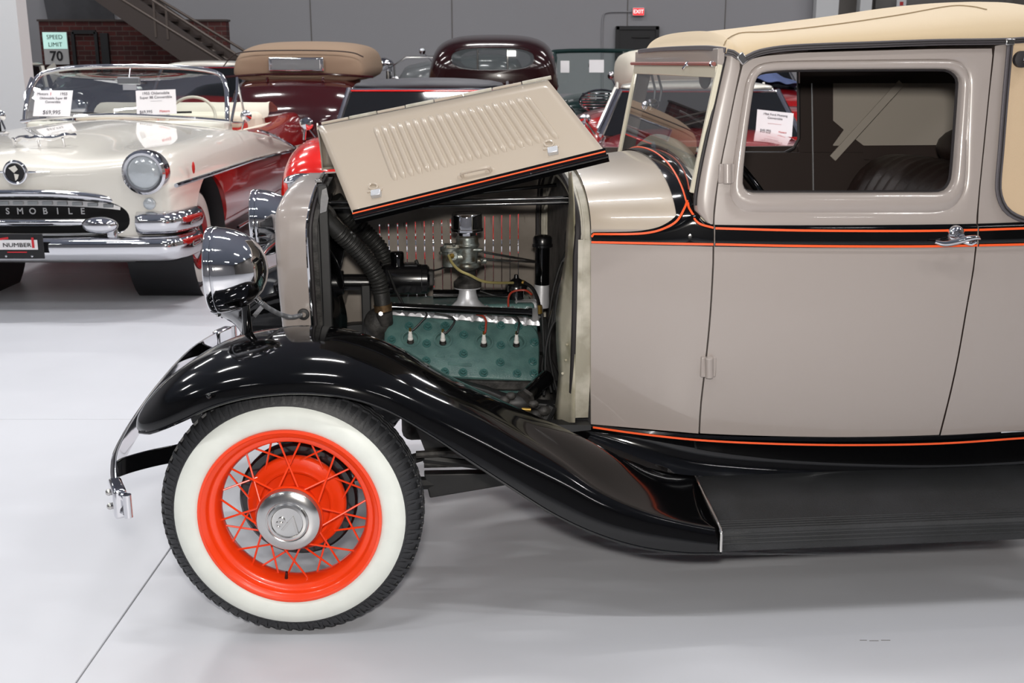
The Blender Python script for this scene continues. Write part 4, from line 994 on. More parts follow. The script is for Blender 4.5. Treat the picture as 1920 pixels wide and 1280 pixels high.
P_ = [Vector((ub(z) + .002, v, z)) for v, z in full]; MB().tube(P_, .005, 8).build('chrome_edge_bead', 'chrome', rs)
P_ = [Vector((ub(z) + .018, *inset(v, z, .012))) for v, z in full]; MB().ribbon(P_, (0, 0, 1) and (lambda p: Vector((0, p.y - CV, (p.z - .9) * .8))), .028, .006).build('hood_ledge', 'dirty', rs)
P_ = [Vector((ub(z) + .012, *inset(v, z, .006))) for v, z in full]; MB().tube(P_, .006, 6).build('hood_lacing', 'gasket', rs)
for k in range(27):
    v = .55 + .44 * k / 26; zt = 1.16 - .07 * abs((v - CV) / .22) ** 3
    MB().cyl(Vector((-.03, v, .70)), Vector((-.02, v, zt)), .0035, n=6).build('grille_bar', 'chrome2', rs)
MB().box((.055, CV, .93), (.05, .47, .40)).build('radiator_core', 'frame', rs, bevel=.01)
MB().box((.065, CV, 1.14), (.07, .40, .07)).build('radiator_tank', 'blk2', rs, bevel=.03, seg=3)
MB().box((.085, .53, .94), (.03, .02, .5)).build('radiator_side_bracket', 'frame', rs, bevel=.004)
MB().poly([Q(600, 400, .5), Q(612, 396, .5), Q(616, 372, .5), Q(612, 352, .5), Q(604, 356, .5), Q(601, 375, .5)], (0, .006, 0)).build('corner_brace', 'chrome2', rs)
b = MB(); c = Q(598, 339, .60); b.box(c, (.022, .02, .012)); b.build('hood_hinge_bracket', 'chrome2', rs, bevel=.003)
c = Vector((.01, CV, 1.195)); c = Q(560, 340, CV)
b = MB(); b.lathe([(.03, -.01), (.034, -.004), (.040, .0), (.046, .004), (.047, .009), (.042, .015), (.03, .021), (.012, .024), (.001, .0245)], c, (-.12, 0, 1), 40); b.build('radiator_cap', 'chrome', rs, ang=50)
MB().lathe([(.037, -.022), (.037, -.002), (.03, 0)], c, (-.12, 0, 1), 32).build('cap_neck', 'chrome2', rs)
# rods from cowl to radiator
for a, b_ in ((Q(840, 373, .62), Q(1068, 371, .55)), (Q(880, 381, .64), Q(1066, 379, .58)), (Q(930, 358, .95), Q(1062, 345, .95))):
    d = (a - b_); MB().cyl(b_, b_ + d * 2.6 if 0 else Vector((.08, a.y, b_.z + (a.z - b_.z) * (.08 - b_.x) / (a.x - b_.x))), .0065, n=10).build('support_rod', 'blk2', rs)
# ------------------------------------------------------------------ headlamps
def headlamp(m=lambda p: p):
    hl = empty('headlamp', parent=car); c = m(Vector((-.215, .30, .978))); ax = Vector((1, 0, 0.02))
    MB().lathe([(.001, -.018), (.04, -.015), (.08, -.007), (.108, .004)], c, ax, 48).build('lens', 'headglass', hl)
    MB().lathe([(.108, .002), (.114, -.004), (.121, .0), (.123, .008), (.121, .016)], c, ax, 56).build('rim', 'chrome', hl)
    MB().lathe([(.119, .014), (.122, .02), (.1205, .028), (.1195, .032), (.117, .05), (.110, .075), (.099, .1), (.083, .122), (.062, .14), (.038, .151), (.015, .156), (.001, .157)], c, ax, 56).build('bowl', 'chrome', hl, ang=60)
    MB().lathe([(.0, .1), (.1, .03), (.108, .004)], c, ax, 40).build('reflector', 'chrome2', hl)
    MB().ball(c + Vector((.012, 0, -.124)), .009, 8).build('rim_screw', 'chrome2', hl)
    MB().cyl(c + Vector((.088, 0, -.07)), Vector((c.x + .092, c.y, .76)), .011, .014, n=14).build('lamp_post', 'black', hl)
    return hl
M['headglass'] = mat('ribbed_lamp_glass', (190, 196, 200), .08, .3, .5, bump=.5, bscale=80)
headlamp(); headlamp(mir)
MB().tube(spl([Vector((-.09, .31, .93)), Vector((-.115, .5, .945)), Vector((-.13, CV, .95)), Vector((-.115, 1.04, .945)), Vector((-.09, 1.23, .93))], 6), .012, 10).build('headlamp_bar', 'black', car)
P_ = spl([Q(480, 556, .30), Q(491, 569, .31), Q(508, 580, .36), Q(528, 590, .42), Q(548, 594, .46), Q(566, 590, .485)], 30); P_ = resample(P_, 150)
MB().tube(P_, lambda t: .0065 + .0009 * math.sin(t * 150 * 2), 12).build('lamp_cable', 'greyc', car)
MB().lathe([(.008, -.006), (.016, -.005), (.018, 0), (.016, .004)], Q(569, 589, .488), (0, 1, 0), 24).build('cable_grommet', 'frame', car)
MB().cyl(Q(474, 552, .30), Q(486, 563, .305), .009, n=14).build('cable_ferrule', 'chrome2', car)
MB().box(Q(487, 580, .33), (.05, .01, .012), Matrix.Rotation(R(-48), 3, 'Y')).build('lamp_bracket', 'chrome2', car)
# ------------------------------------------------------------------ bumper
bp = empty('front_bumper', parent=car)
bl = [(-.385, -.135), (-.41, -.10), (-.435, -.03), (-.462, .07), (-.487, .2), (-.502, .4), (-.508, .6), (-.51, .77)]
bl2 = bl + [(u, 2 * CV - v) for u, v in bl[::-1][1:]]
P_ = resample(spl([(u, v, .465) for u, v in bl2], 6), 90); T_, _ = frames(P_)
sec = [(-.031, .004), (-.031, -.002), (-.024, -.008), (-.014, -.006), (-.008, -.002), (0, -.001), (.008, -.002), (.014, -.006), (.024, -.008), (.031, -.002), (.031, .004), (0, .006)]
rws = []
for p, t in zip(P_, T_):
    nn = t.cross(Vector((0, 0, 1))).normalized(); nn = nn if nn.x > 0 else -nn
    rws.append([p + Vector((0, 0, a)) + nn * b_ * 1.3 for a, b_ in sec])
MB().grid(rws, wrapc=True).build('bumper_bar', 'chrome', bp, ang=50)
for m in (lambda p: p, mir):
    MB().tube([m(Vector((-.380, -.142, .435))), m(Vector((-.380, -.142, .495)))], .011, 14).build('rolled_bar_end', 'chrome', bp)
    b = MB(); P2_ = [m(Vector((-.415, -.105, .465))), m(Vector((-.43, -.06, .465)))]
    MB().ribbon([m(Vector((-.401, -.125, .462))), m(Vector((-.438, -.03, .462)))], (1, 0, 0), .078, .034).build('end_clamp', 'chrome', bp, bevel=.008, seg=3)
    for zz_ in (.482, .444): MB().ball(m(Vector((-.438, -.088, zz_))), .009, 10).build('clamp_bolt', 'chrome2', bp)
    MB().ribbon(spl([m(Vector((-.470, .10, .47))), m(Vector((-.455, .14, .468))), m(Vector((-.40, .20, .465))), m(Vector((-.3, .26, .466))), m(Vector((-.15, .34, .48))), m(Vector((-.05, .42, .52)))], 6), (0, 1, 0), .05, .009).build('bumper_iron', 'black', bp, bevel=.002)
# ------------------------------------------------------------------ wheel
def wheel(u0, v0, yaw=0, sgn=1):
    w = empty('wheel', (u0, v0, .356), yaw, parent=car); X = lambda r, a, h: Vector((r * math.cos(a), h * sgn, r * math.sin(a)))
    ax = (0, sgn, 0); O3 = (0, 0, 0)
    MB().lathe([(.240, .012), (.246, .004), (.262, -.003), (.285, -.006), (.302, -.001), (.311, .006)], O3, ax, 96).build('whitewall', 'white', w)
    MB().lathe([(.311, .006), (.3125, .0055), (.322, .010), (.334, .017), (.343, .026), (.347, .036), (.349, .05), (.3505, .068), (.349, .09), (.347, .10), (.343, .11), (.334, .12), (.322, .127), (.30, .138), (.27, .14), (.245, .13), (.24, .12)], O3, ax, 120).build('tyre', 'rubber', w)
    # tread: shoulder lugs and zigzag ribs
    tr = MB(); N = 72
    for k in range(N):
        for s_ in (0, 1):
            a0 = 2 * math.pi * (k + .5 * s_) / N; a1 = a0 + 2 * math.pi / N * (.36 if s_ == 0 else -.36) * .6
            for side in (0, 1):
                hh = (lambda h: h) if side == 0 else (lambda h: .136 - h)
                pts = [(.3165, .0085, a0), (.333, .0155, lerp(a0, a1, .35)), (.3485, .030, lerp(a0, a1, .8)), (.3545, .044, a1)]
                tr.ribbon([X(r_, a, hh(h)) for r_, h, a in pts], (lambda p: Vector((p.x, 0, p.z)).normalized() + Vector((0, -sgn * (1 if side == 0 else -1) * .8, 0))), .0075, .004)
    for h0 in (.048, .068, .088):
        Z = [X(.3525, 2 * math.pi * k / 144, h0 + (.0035 if k % 2 else -.0035)) for k in range(144)]; Z.append(Z[0])
        tr.ribbon(Z, lambda p: Vector((p.x, 0, p.z)), .012, .006)
    tr.build('tread', 'rubber', w, ang=30)
    MB().lathe([(.236, .03), (.245, .012), (.2475, .004), (.246, -.001), (.241, -.0015), (.237, .003), (.230, .006), (.226, .012), (.2235, .022), (.219, .025), (.211, .0255), (.207, .03), (.204, .045), (.200, .056), (.200, .075), (.206, .095), (.224, .105), (.228, .125), (.24, .134)], O3, ax, 96, ).build('rim', 'orange', w, ang=50, solid=.003)
    MB().lathe([(.001, .10), (.09, .10), (.1, .09), (.098, .078), (.104, .075), (.112, .082), (.122, .094), (.131, .097), (.1365, .102), (.138, .112), (.135, .122), (.12, .125), (.001, .125)], O3, ax, 64).build('hub_drum', 'orange', w, ang=60)
    MB().lathe([(.055, .10), (.055, .03), (.07, .0), (.088, -.006), (.0905, -.002), (.0905, .004), (.075, .012)], O3, ax, 64).build('hub_shell', 'orange', w, ang=60)
    MB().lathe([(.001, .128), (.158, .128), (.165, .134), (.165, .150), (.15, .160), (.001, .165)], O3, ax, 64).build('brake_drum', 'blk2', w)
    hc = [(.088, -.004), (.0885, -.010), (.084, -.018), (.076, -.0235), (.066, -.027), (.0575, -.0285), (.056, -.0305), (.054, -.0295), (.050, -.033), (.0430, -.0345), (.0410, -.0315), (.039, -.031), (.001, -.031)]
    MB().lathe(hc, O3, ax, 64).build('hubcap', 'hubch', w, ang=25)
    rot = R(14) + math.pi
    base = Matrix.Translation((0, -.0315 * sgn, 0)) @ Matrix.Rotation(rot, 4, 'Y') @ Matrix.Rotation(R(90 * sgn), 4, 'X')
    text_mb('V', .066, .0028, base @ Matrix.Translation((-.012, -.001, 0)), sx=1.2).build('emblem_letter', 'chrome2', w)
    text_mb('8', .046, .0036, base @ Matrix.Translation((.017, .003, 0)) @ Matrix.Rotation(R(-20), 4, 'Z')).build('emblem_number', 'chrome2', w)
    for k in range(8):
        for sg in (-1, 1):
            a = R(90 + 45 * k)
            MB().cyl(X(.086, a + sg * R(18), .006), X(.203, a - sg * R(8.5), .058 + .004 * sg), .0028, n=8).build('spoke', 'orange', w)
            a = R(112.5 + 45 * k)
            MB().cyl(X(.130, a + sg * R(15), .096), X(.203, a - sg * R(7.5), .068 + .004 * sg), .0028, n=8).build('spoke', 'orange', w)
    nb = MB()
    MB().cyl(X(.208, R(-98), .05), X(.180, R(-98), .042), .0055, .0035, n=10).build('valve_stem', 'blk2', w)
    return w
M['hubch'] = mat('brushed_hubcap_steel', (205, 204, 202), .2, 1)
wheel(0, 0.0, -YAW); wheel(0, 2 * CV, -YAW, -1); wheel(2.69, .02, 0); wheel(2.69, 2 * CV - .02, 0, -1)
# ------------------------------------------------------------------ hood
HF, HR = Q(595, 237, .52), Q(1027, 150, .36)         # side hinge line of the raised half
BF, BRr = Q(665, 410, .25), Q(1141, 292, .12)
HR.x = HR.x
hd = empty('hood_side_panel', parent=car)
hnrm = (HR - HF).cross(BF - HF).normalized(); hnrm = hnrm if hnrm.y < 0 else -hnrm
BRr = QP(1141, 292, HF, hnrm) if 0 else BRr
def hp(px, py):       # pixel on the bilinear panel
    s_, t = .5, .5
    for _ in range(30):
        p = pan(s_, t); q = QP(px, py, p, hnrm); d = q - p
        eu = (pan(s_ + .01, t) - p) / .01; ev = (pan(s_, t + .01) - p) / .01
        a11, a12, a22 = eu.dot(eu), eu.dot(ev), ev.dot(ev); b1, b2_ = d.dot(eu), d.dot(ev); D = a11 * a22 - a12 * a12
        s_ += (b1 * a22 - b2_ * a12) / D; t += (b2_ * a11 - b1 * a12) / D
    return s_, t
def pan(s_, t): return HF.lerp(HR, s_).lerp(BF.lerp(BRr, s_), t)
b = MB(); b.grid([[pan(i / 30, j / 10) for i in range(31)] for j in range(11)]); b.build('panel_skin', 'taupe_lit', hd, solid=.003)
tops = [(703, 238), (985, 180)]; bots = [(742, 340), (1045, 262)]
st0, st1, sb0, sb1 = hp(*tops[0]), hp(*tops[1]), hp(*bots[0]), hp(*bots[1])
NL = 20; lw = (st1[0] - st0[0]) / (NL - 1)
proto = None
for k in range(NL):
    f = k / (NL - 1); s0, t0 = lerp(st0[0], st1[0], f), lerp(st0[1], st1[1], f); s1, t1 = lerp(sb0[0], sb1[0], f), lerp(sb0[1], sb1[1], f)
    rws = []
    for i in range(13):
        e = i / 12; s_, t = lerp(s0, s1, e), lerp(t0, t1, e); c = pan(s_, t)
        env = min(1, (e / .09)) ** .5 if e < .09 else (min(1, (1 - e) / .07) ** .5 if e > .93 else 1)
        du = (pan(s_ + lw, t) - c)
        rws.append([c + du * x * (.5 + .5 * env) + hnrm * (h * env + .0012) for x, h in ((-.42, -.0015), (-.3, .002), (-.1, .005), (.1, .0066), (.28, .0068), (.36, .0045), (.38, -.0015))])
    MB().grid(rws).build('louvre', 'taupe_lit', hd, ang=60)
# stripe along the bottom edge
b = MB(); b.ribbon([pan(i / 20, .965) + hnrm * .002 for i in range(21)], hnrm, .03, .002); b.build('black_edge', 'black', hd)
b = MB(); b.ribbon([pan(i / 20, .955) + hnrm * .0035 for i in range(21)], hnrm, .0038, .002); b.build('pinstripe', 'pin', hd)
b = MB(); b.tube([pan(i / 20, 1.0) for i in range(21)], .005, 8); b.build('rolled_edge', 'black', hd)
b = MB(); b.ribbon([pan(i / 20, 1.0) - hnrm * .010 + Vector((0, 0, -.004)) for i in range(21)], (pan(0, 1) - pan(0, 0)).normalized(), .014, .003); b.build('inner_flange', 'black', hd)
# handle
h0, h1 = pan(*hp(868, 332)), pan(*hp(920, 321))
P_ = [h0 + hnrm * .001, h0 + hnrm * .012, h0 + hnrm * .02 + (h1 - h0) * .12, h1 + hnrm * .02 - (h1 - h0) * .12, h1 + hnrm * .012, h1 + hnrm * .001]
MB().tube(spl(P_, 5), .0052, 10).build('hood_handle', 'taupe_lit', hd)
b = MB(); 
for e in (h0, h1): MB().ball(e, .011, 10, (1.5, .4, 1)).build('handle_foot', 'taupe_lit', hd)
for (x, y) in ((707, 366), (1038, 286)):
    c = pan(*hp(x, y)); ux = (HR - HF).normalized(); uz = hnrm.cross(ux); mt = Matrix((ux, hnrm, uz)).transposed()
    MB().box(c + hnrm * .008 - uz * 0, (.028, .016, .02), mt).build('catch_block', 'alum', hd, bevel=.002)
    cu = (HF - BF).normalized()
    b = MB(); b.tube([c + cu * (.03 + .011 * math.cos(a)) + ux * .012 * math.sin(a) + hnrm * .006 for a in [2 * math.pi * q / 16 for q in range(16)]], .0032, 6, closed=True)
    b.build('catch_loop', 'taupe_lit', hd)
    MB().ribbon([c + cu * .018 - ux * .022 + hnrm * .003, c + cu * .018 + ux * .022 + hnrm * .003], hnrm, .01, .005).build('catch_base', 'taupe_lit', hd, bevel=.002)
# hinge line
for k in range(8):
    s0 = .02 + k * .125; a, b_ = HF.lerp(HR, s0), HF.lerp(HR, s0 + (.12 if k % 2 else .12))
    MB().cyl(a + Vector((0, .004, .005)), b_ + Vector((0, .004, .005)), .0055 if k % 2 else .0045, n=10).build('hinge_knuckle', 'jamb' if k % 2 else 'taupe_lit', hd)
MB().cyl(HF, HR, .0025, n=6).build('hinge_pin', 'chrome2', hd)
# raised top half: from centre hinge to side hinge
CF, CR = Vector((.07, CV, 1.215)), Vector((.83, CV, 1.262))
ht = empty('hood_top_panel', parent=car)
rws = []
for i in range(21):
    s_ = i / 20; a = CF.lerp(CR, s_); c = HF.lerp(HR, s_); row = []; up_ = Vector((0, -.35, .95))
    for j in range(11):
        t = j / 10; row.append(a.lerp(c, t) + Vector((0, .5, .75)) * (.06 * 4 * t * (1 - t) * .35))
    rws.append(row)
MB().grid(rws).build('top_skin', 'taupe_lit', ht, solid=.002)
MB().ribbon([r[0] * 0 + r[k] for r in [rws[0]] for k in range(11)], (1, 0, 0), .02, .004).build('front_flange', 'taupe_lit', ht)
MB().cyl(CF, CR, .005, n=8).build('centre_hinge', 'jamb', ht)
# far half, closed: top curve and louvred side
hf = empty('hood_side_panel', parent=car)
def farsec(u):
    s_ = (u - .06) / .77; pts = []
    # shell profile at front blended to cowl profile at rear
    sp_ = [(2 * CV - p.x, p.y) for p in hs[::-1]]
    cw = [(p.y, p.z) for p in arch(U0)][20:]; cw = resample([Vector((a, b_, 0)) for a, b_ in cw], 30); sp3 = resample([Vector((a, b_, 0)) for a, b_ in sp_ if b_ > 1.03], 30)
    top_ = [a.lerp(b_, s_) for a, b_ in zip(sp3, cw)]
    return [Vector((u, p.x, p.y)) for p in top_]
us = [.06 + .77 * i / 24 for i in range(25)]
secs = [farsec(u) for u in us]
ht2 = empty('hood_top_panel', parent=car); MB().grid(secs).build('top_skin', 'innerhood', ht2, solid=.002)
def fp(u, z):
    s_ = (u - .06) / .77; t = secs[min(24, max(0, round(s_ * 24)))][-1]; return Vector((u, lerp(lerp(1.06, 2 * CV - hw(U0), s_), lerp(1.065, 2 * CV - hw(U0) - .02, s_), 0) + .0 * z, z))
sl0, sl1 = Q(712, 455, 1.15), Q(972, 430, 1.22); zt0 = lambda u: interp(u, [(.2, .985), (.8, 1.0)]); zb0 = .66; n = 17
slx = [lerp(sl0.x, sl1.x, k / (n - 1)) for k in range(n)]
b = MB(); zlow = .58
ztop = lambda u: lerp(secs[0][-1].z, secs[-1][-1].z, (u - .06) / .77)
def quad(u0, u1, za, zb_, m=4):
    b.grid([[fp(lerp(u0, u1, i / 2), lerp(za(lerp(u0, u1, i / 2)), zb_(lerp(u0, u1, i / 2)), j / m)) for i in range(3)] for j in range(m + 1)])
SWD = .0038
C_ = lambda c: (lambda u: c)
quad(.06, slx[0], C_(zlow), ztop); quad(slx[-1] + SWD, .83, C_(zlow), ztop)
for k in range(n - 1): quad(slx[k] + SWD, slx[k + 1], C_(zlow), ztop)
for k in range(n): quad(slx[k], slx[k] + SWD, zt0, ztop, 1); quad(slx[k], slx[k] + SWD, C_(zlow), C_(zb0), 1)
b.build('louvred_skin', 'innerhood', hf)
for k in range(n):
    rws = []
    for j in range(10):
        e = j / 9; z = lerp(zb0, zt0(slx[k]), e); env = min(1, e / .1, (1 - e) / .1) ** .5; w_ = .0245
        rws.append([fp(slx[k] + SWD + x * w_, z) + Vector((0, h * env, 0)) for x, h in ((.95, 0), (.7, .006), (.4, .011), (.1, .013), (0, .011))])
    MB().grid(rws).build('louvre', 'innerhood', hf)
MB().tube([p for p in secs[-1]][:1] + [fp(.83, 1.0), fp(.83, .6)], .004, 6).build('panel_edge', 'jamb', hf)
# far fender apron: dark inner backdrop between shell and far fender
0 and MB().poly([mir(Vector((-.12, .44, .62))), mir(Vector((.1, .44, .6))), mir(Vector((.1, .47, .80))), mir(Vector((-.12, .40, .80)))], (0, .004, 0)).build('fender_apron', 'black', car)
# small floor scratch marks / debris in the photo
# ------------------------------------------------------------------ background cars
M['owhite'] = mat('ivory_car_paint', (226, 222, 212), .2, 0, 1.0)
M['red'] = mat('red_car_paint', (150, 12, 14), .18, 0, 1.0)
M['brightred'] = mat('bright_red_car_paint', (214, 26, 16), .18, 0, 1.0)
M['maroon'] = mat('maroon_car_paint', (52, 10, 14), .12, 0, 1.0)
M['dkmaroon'] = mat('dark_maroon_paint', (32, 8, 10), .15, 0, .25, spec=.3)
M['bgreen'] = mat('dark_green_car_paint', (20, 44, 42), .15, 0, 1.0)
M['grey_p'] = mat('grey_car_paint', (120, 124, 126), .2, 0, 1.0)
M['copperp'] = mat('rust_brown_car_paint', (120, 62, 44), .25, 0, .8)
M['tantop'] = mat('khaki_canvas', (140, 118, 98), .9, bump=.2, bscale=500)
M['creamtop'] = mat('cream_canvas', (206, 200, 186), .85)
M['blacktop'] = mat('black_vinyl', (52, 52, 58), .55, bump=.2, bscale=300)
M['wglass'] = mat('dark_window', (18, 20, 22), .04, 0, .6)
M['inred'] = mat('red_upholstery', (190, 40, 34), .45)
M['increm'] = mat('ivory_upholstery', (214, 206, 188), .5)
M['paper'] = mat('white_paper', (232, 230, 232), .6)
M['ink'] = mat('grey_ink', (96, 92, 100), .6); M['inkred'] = mat('red_ink', (200, 40, 50), .6)
M['bluecloth'] = mat('blue_cloth', (84, 98, 140), .9, noise=.3, nscale=5)
M['dark'] = M['dark']
def hull(st, name, m, par, sub=1, cap=(1, 1), ang=60, post=None):
    rows = []
    for y, half in st:
        rows.append([(x, y, z) for x, z in half] + [(-x, y, z) for x, z in half[::-1][(1 if half[-1][0] == 0 else 0):]])
    b = MB().grid(rows, wrapc=True); n = len(rows[0])
    for e, r_ in ((0, 0), (1, len(rows) - 1)):
        if cap[e]: b.f.append(tuple(r_ * n + k for k in range(n)))
    if post: post(b)
    return b.build(name, m, par, sub=sub, ang=ang)
def cwheel(par, x, y, r=.35, w=.17, wall='white', hub='chrome', ring=None):
    s_ = 1 if x > 0 else -1; o = (x, y, r); wl = empty('wheel', o, parent=par)
    ax = (s_, 0, 0); O3 = (0, 0, 0)
    MB().lathe([(.6 * r, -.005), (.68 * r, .004), (.8 * r, .006), (.90 * r, 0), (.95 * r, -.008), (.975 * r, -.02), (.99 * r, -.038), (r, -.065), (r, -w + .065), (.99 * r, -w + .038), (.975 * r, -w + .02), (.95 * r, -w + .006), (.9 * r, -w), (.6 * r, -w)], O3, ax, 40).build('tyre', 'rubber', wl)
    if wall: MB().lathe([(.62 * r, .0), (.68 * r, .0065), (.8 * r, .0085), (.88 * r, .003)], O3, ax, 40).build('whitewall', wall, wl)
    MB().lathe([(.615 * r, .006), (.6 * r, -.004), (.56 * r, -.02), (.5 * r, -.03), (.001, -.03)], O3, ax, 32).build('rim', ring or 'red', wl)
    MB().lathe([(.44 * r, -.028), (.42 * r, -.01), (.3 * r, .004), (.22 * r, .0), (.14 * r, .012), (.001, .02)], O3, ax, 32).build('hubcap', hub, wl)
def placard(x, y, z, w, h, lines, rz=0, tilt=18, label='', roll=0):
    e = empty('price_placard', (x, y, z), rz, label, 'sign'); e.rotation_euler = (R(-tilt), R(roll), rz)
    MB().box((0, 0, 0), (w, .004, h)).build('card', 'paper', e)
    for s_, dx, dz, sz, m, al in lines:
        text_mb(s_, sz, .0006, Matrix.Translation((dx, -.0035, dz)) @ RX, al).build('print', m, e)
    return e
# ---- ivory and red fifties convertible
OX2, OY2 = -3.05, 6.85
ol = empty('convertible_car', (OX2, OY2, 0), 0, 'ivory over red fifties convertible with oval chrome grille, left of the coupe', 'car')
def paint2():
    m = mat('two_tone_ivory_red', (226, 222, 212), .2, 0, 1.0); nt = m.node_tree; b = nt.nodes['Principled BSDF']
    tc = nt.nodes.new('ShaderNodeTexCoord'); sx = nt.nodes.new('ShaderNodeSeparateXYZ'); nt.links.new(tc.outputs['Object'], sx.inputs[0])
    def curve(pts):
        dv = nt.nodes.new('ShaderNodeMath'); dv.operation = 'DIVIDE'; dv.inputs[1].default_value = 6.0; nt.links.new(sx.outputs[1], dv.inputs[0])
        fc = nt.nodes.new('ShaderNodeFloatCurve'); c = fc.mapping.curves[0]
        c.points[0].location = (0, pts[0][1]); c.points[1].location = (1, pts[-1][1])
        for y, z in pts: p = c.points.new(y / 6, z)
        for p in c.points: p.handle_type = 'VECTOR'
        fc.mapping.use_clip = False; fc.mapping.update(); nt.links.new(dv.outputs[0], fc.inputs[1]); return fc
    lo = curve([(.3, .0), (.55, .0), (.72, .80), (1.2, .80), (2.0, .79), (3.8, .735), (5.6, .70)]); hi = curve([(2.2, 1.0), (2.35, .99), (2.75, .94), (3.7, .775), (5.6, .70)])
    # hi curve is stored /1.1 to stay inside the curve's range
    a = nt.nodes.new('ShaderNodeMath'); a.operation = 'LESS_THAN'; nt.links.new(sx.outputs[2], a.inputs[0]); nt.links.new(lo.outputs[0], a.inputs[1])
    c2 = nt.nodes.new('ShaderNodeMath'); c2.operation = 'GREATER_THAN'; nt.links.new(sx.outputs[2], c2.inputs[0]); nt.links.new(hi.outputs[0], c2.inputs[1])
    g2 = nt.nodes.new('ShaderNodeMath'); g2.operation = 'GREATER_THAN'; g2.inputs[1].default_value = 2.3; nt.links.new(sx.outputs[1], g2.inputs[0])
    mu = nt.nodes.new('ShaderNodeMath'); mu.operation = 'MULTIPLY'; nt.links.new(c2.outputs[0], mu.inputs[0]); nt.links.new(g2.outputs[0], mu.inputs[1])
    mx = nt.nodes.new('ShaderNodeMath'); mx.operation = 'MAXIMUM'; nt.links.new(a.outputs[0], mx.inputs[0]); nt.links.new(mu.outputs[0], mx.inputs[1])
    r_ = nt.nodes.new('ShaderNodeMixRGB'); r_.inputs[1].default_value = (*lin((226, 222, 212)), 1); r_.inputs[2].default_value = (*lin((150, 12, 14)), 1)
    nt.links.new(mx.outputs[0], r_.inputs[0]); nt.links.new(r_.outputs[0], b.inputs['Base Color']); return m
M['twotone'] = paint2()
side = [(.62, .32), (.90, .34), (.965, .45), (.98, .62), (.975, .8), (.945, .93), (.87, 1.0)]
st = [
 (-.02, [(.55, .36), (.74, .40), (.84, .50), (.86, .62), (.86, .74), (.83, .85), (.76, .90), (.6, .90), (.35, .88), (.15, .88), (0, .88)]),
 (.02, [(.58, .34), (.80, .38), (.90, .50), (.92, .64), (.915, .78), (.88, .91), (.79, .96), (.6, .94), (.35, .91), (.15, .915), (0, .92)]),
 (.14, [(.6, .33), (.87, .36), (.95, .48), (.965, .65), (.95, .82), (.90, .96), (.80, 1.005), (.6, .985), (.35, .955), (.15, .97), (0, .98)]),
 (.4, [(.62, .32), (.90, .34), (.965, .46), (.98, .65), (.965, .84), (.91, .98), (.80, 1.03), (.6, 1.01), (.38, 1.0), (.15, 1.03), (0, 1.04)]),
 (.9, [(.62, .30), (.92, .33), (.975, .46), (.985, .65), (.97, .84), (.91, .99), (.80, 1.035), (.6, 1.03), (.38, 1.05), (.15, 1.08), (0, 1.09)]),
 (1.4, [(.62, .30), (.92, .32), (.975, .46), (.985, .65), (.97, .84), (.91, .99), (.80, 1.04), (.6, 1.06), (.38, 1.09), (.15, 1.11), (0, 1.12)]),
 (1.98, [(.62, .30), (.92, .32), (.975, .46), (.985, .65), (.97, .84), (.91, .99), (.82, 1.05), (.6, 1.09), (.38, 1.12), (.15, 1.14), (0, 1.14)]),
 (2.02, [(.62, .30), (.92, .32), (.975, .46), (.985, .65), (.97, .84), (.92, .99), (.85, 1.03), (.80, .95), (.5, .85), (.2, .85), (0, .85)]),
 (2.6, [(.62, .30), (.92, .32), (.975, .46), (.985, .65), (.97, .84), (.92, .99), (.86, 1.02), (.80, .95), (.5, .6), (.2, .6), (0, .6)]),
 (3.4, [(.62, .30), (.92, .32), (.975, .46), (.985, .65), (.97, .84), (.93, .98), (.87, 1.02), (.80, .95), (.5, .6), (.2, .6), (0, .6)]),
 (3.7, [(.62, .30), (.92, .34), (.975, .48), (.985, .65), (.97, .88), (.93, 1.03), (.87, 1.07), (.74, 1.06), (.5, 1.06), (.2, 1.07), (0, 1.07)]),
 (4.45, [(.62, .32), (.90, .38), (.96, .5), (.97, .68), (.96, .9), (.92, 1.05), (.85, 1.08), (.7, 1.04), (.5, 1.03), (.2, 1.04), (0, 1.04)]),
 (4.85, [(.55, .4), (.82, .44), (.88, .54), (.90, .7), (.89, .9), (.85, 1.03), (.78, 1.04), (.65, .95), (.5, .92), (.2, .92), (0, .92)])]
body = hull(st, 'body_shell', 'twotone', ol, sub=2); baked(body)
cy = MB().cyl((.55, .75, .36), (1.2, .75, .36), .435, n=40).build('c', 'black'); cy2 = MB().cyl((-.55, .75, .36), (-1.2, .75, .36), .435, n=40).build('c', 'black')
ov = MB(); pts = [(.67 * math.copysign(abs(math.cos(t)) ** .75, math.cos(t)), .595 + .155 * math.copysign(abs(math.sin(t)) ** .8, math.sin(t))) for t in [2 * math.pi * k / 48 for k in range(48)]]
ov.poly([(x, -.4, z) for x, z in pts], (0, .55, 0)); ov = ov.build('c', 'black')
for c in (cy, cy2, ov): c.parent = ol
boolcut(body, [cy, cy2, ov]); body.data.set_sharp_from_angle(angle=R(40))
for p in body.data.polygons: p.use_smooth = True
body.data.set_sharp_from_angle(angle=R(40))
MB().poly([(x * 1.02, .13, .595 + (z - .595) * 1.04) for x, z in pts], (0, .02, 0)).build('grille_backing', 'door', ol)
for sg in (1, -1): MB().lathe([(.432, .02), (.43, -.42), (.001, -.42)], (sg * .93, .75, .36), (sg, 0, 0), 40).build('wheel_well', 'door', ol)
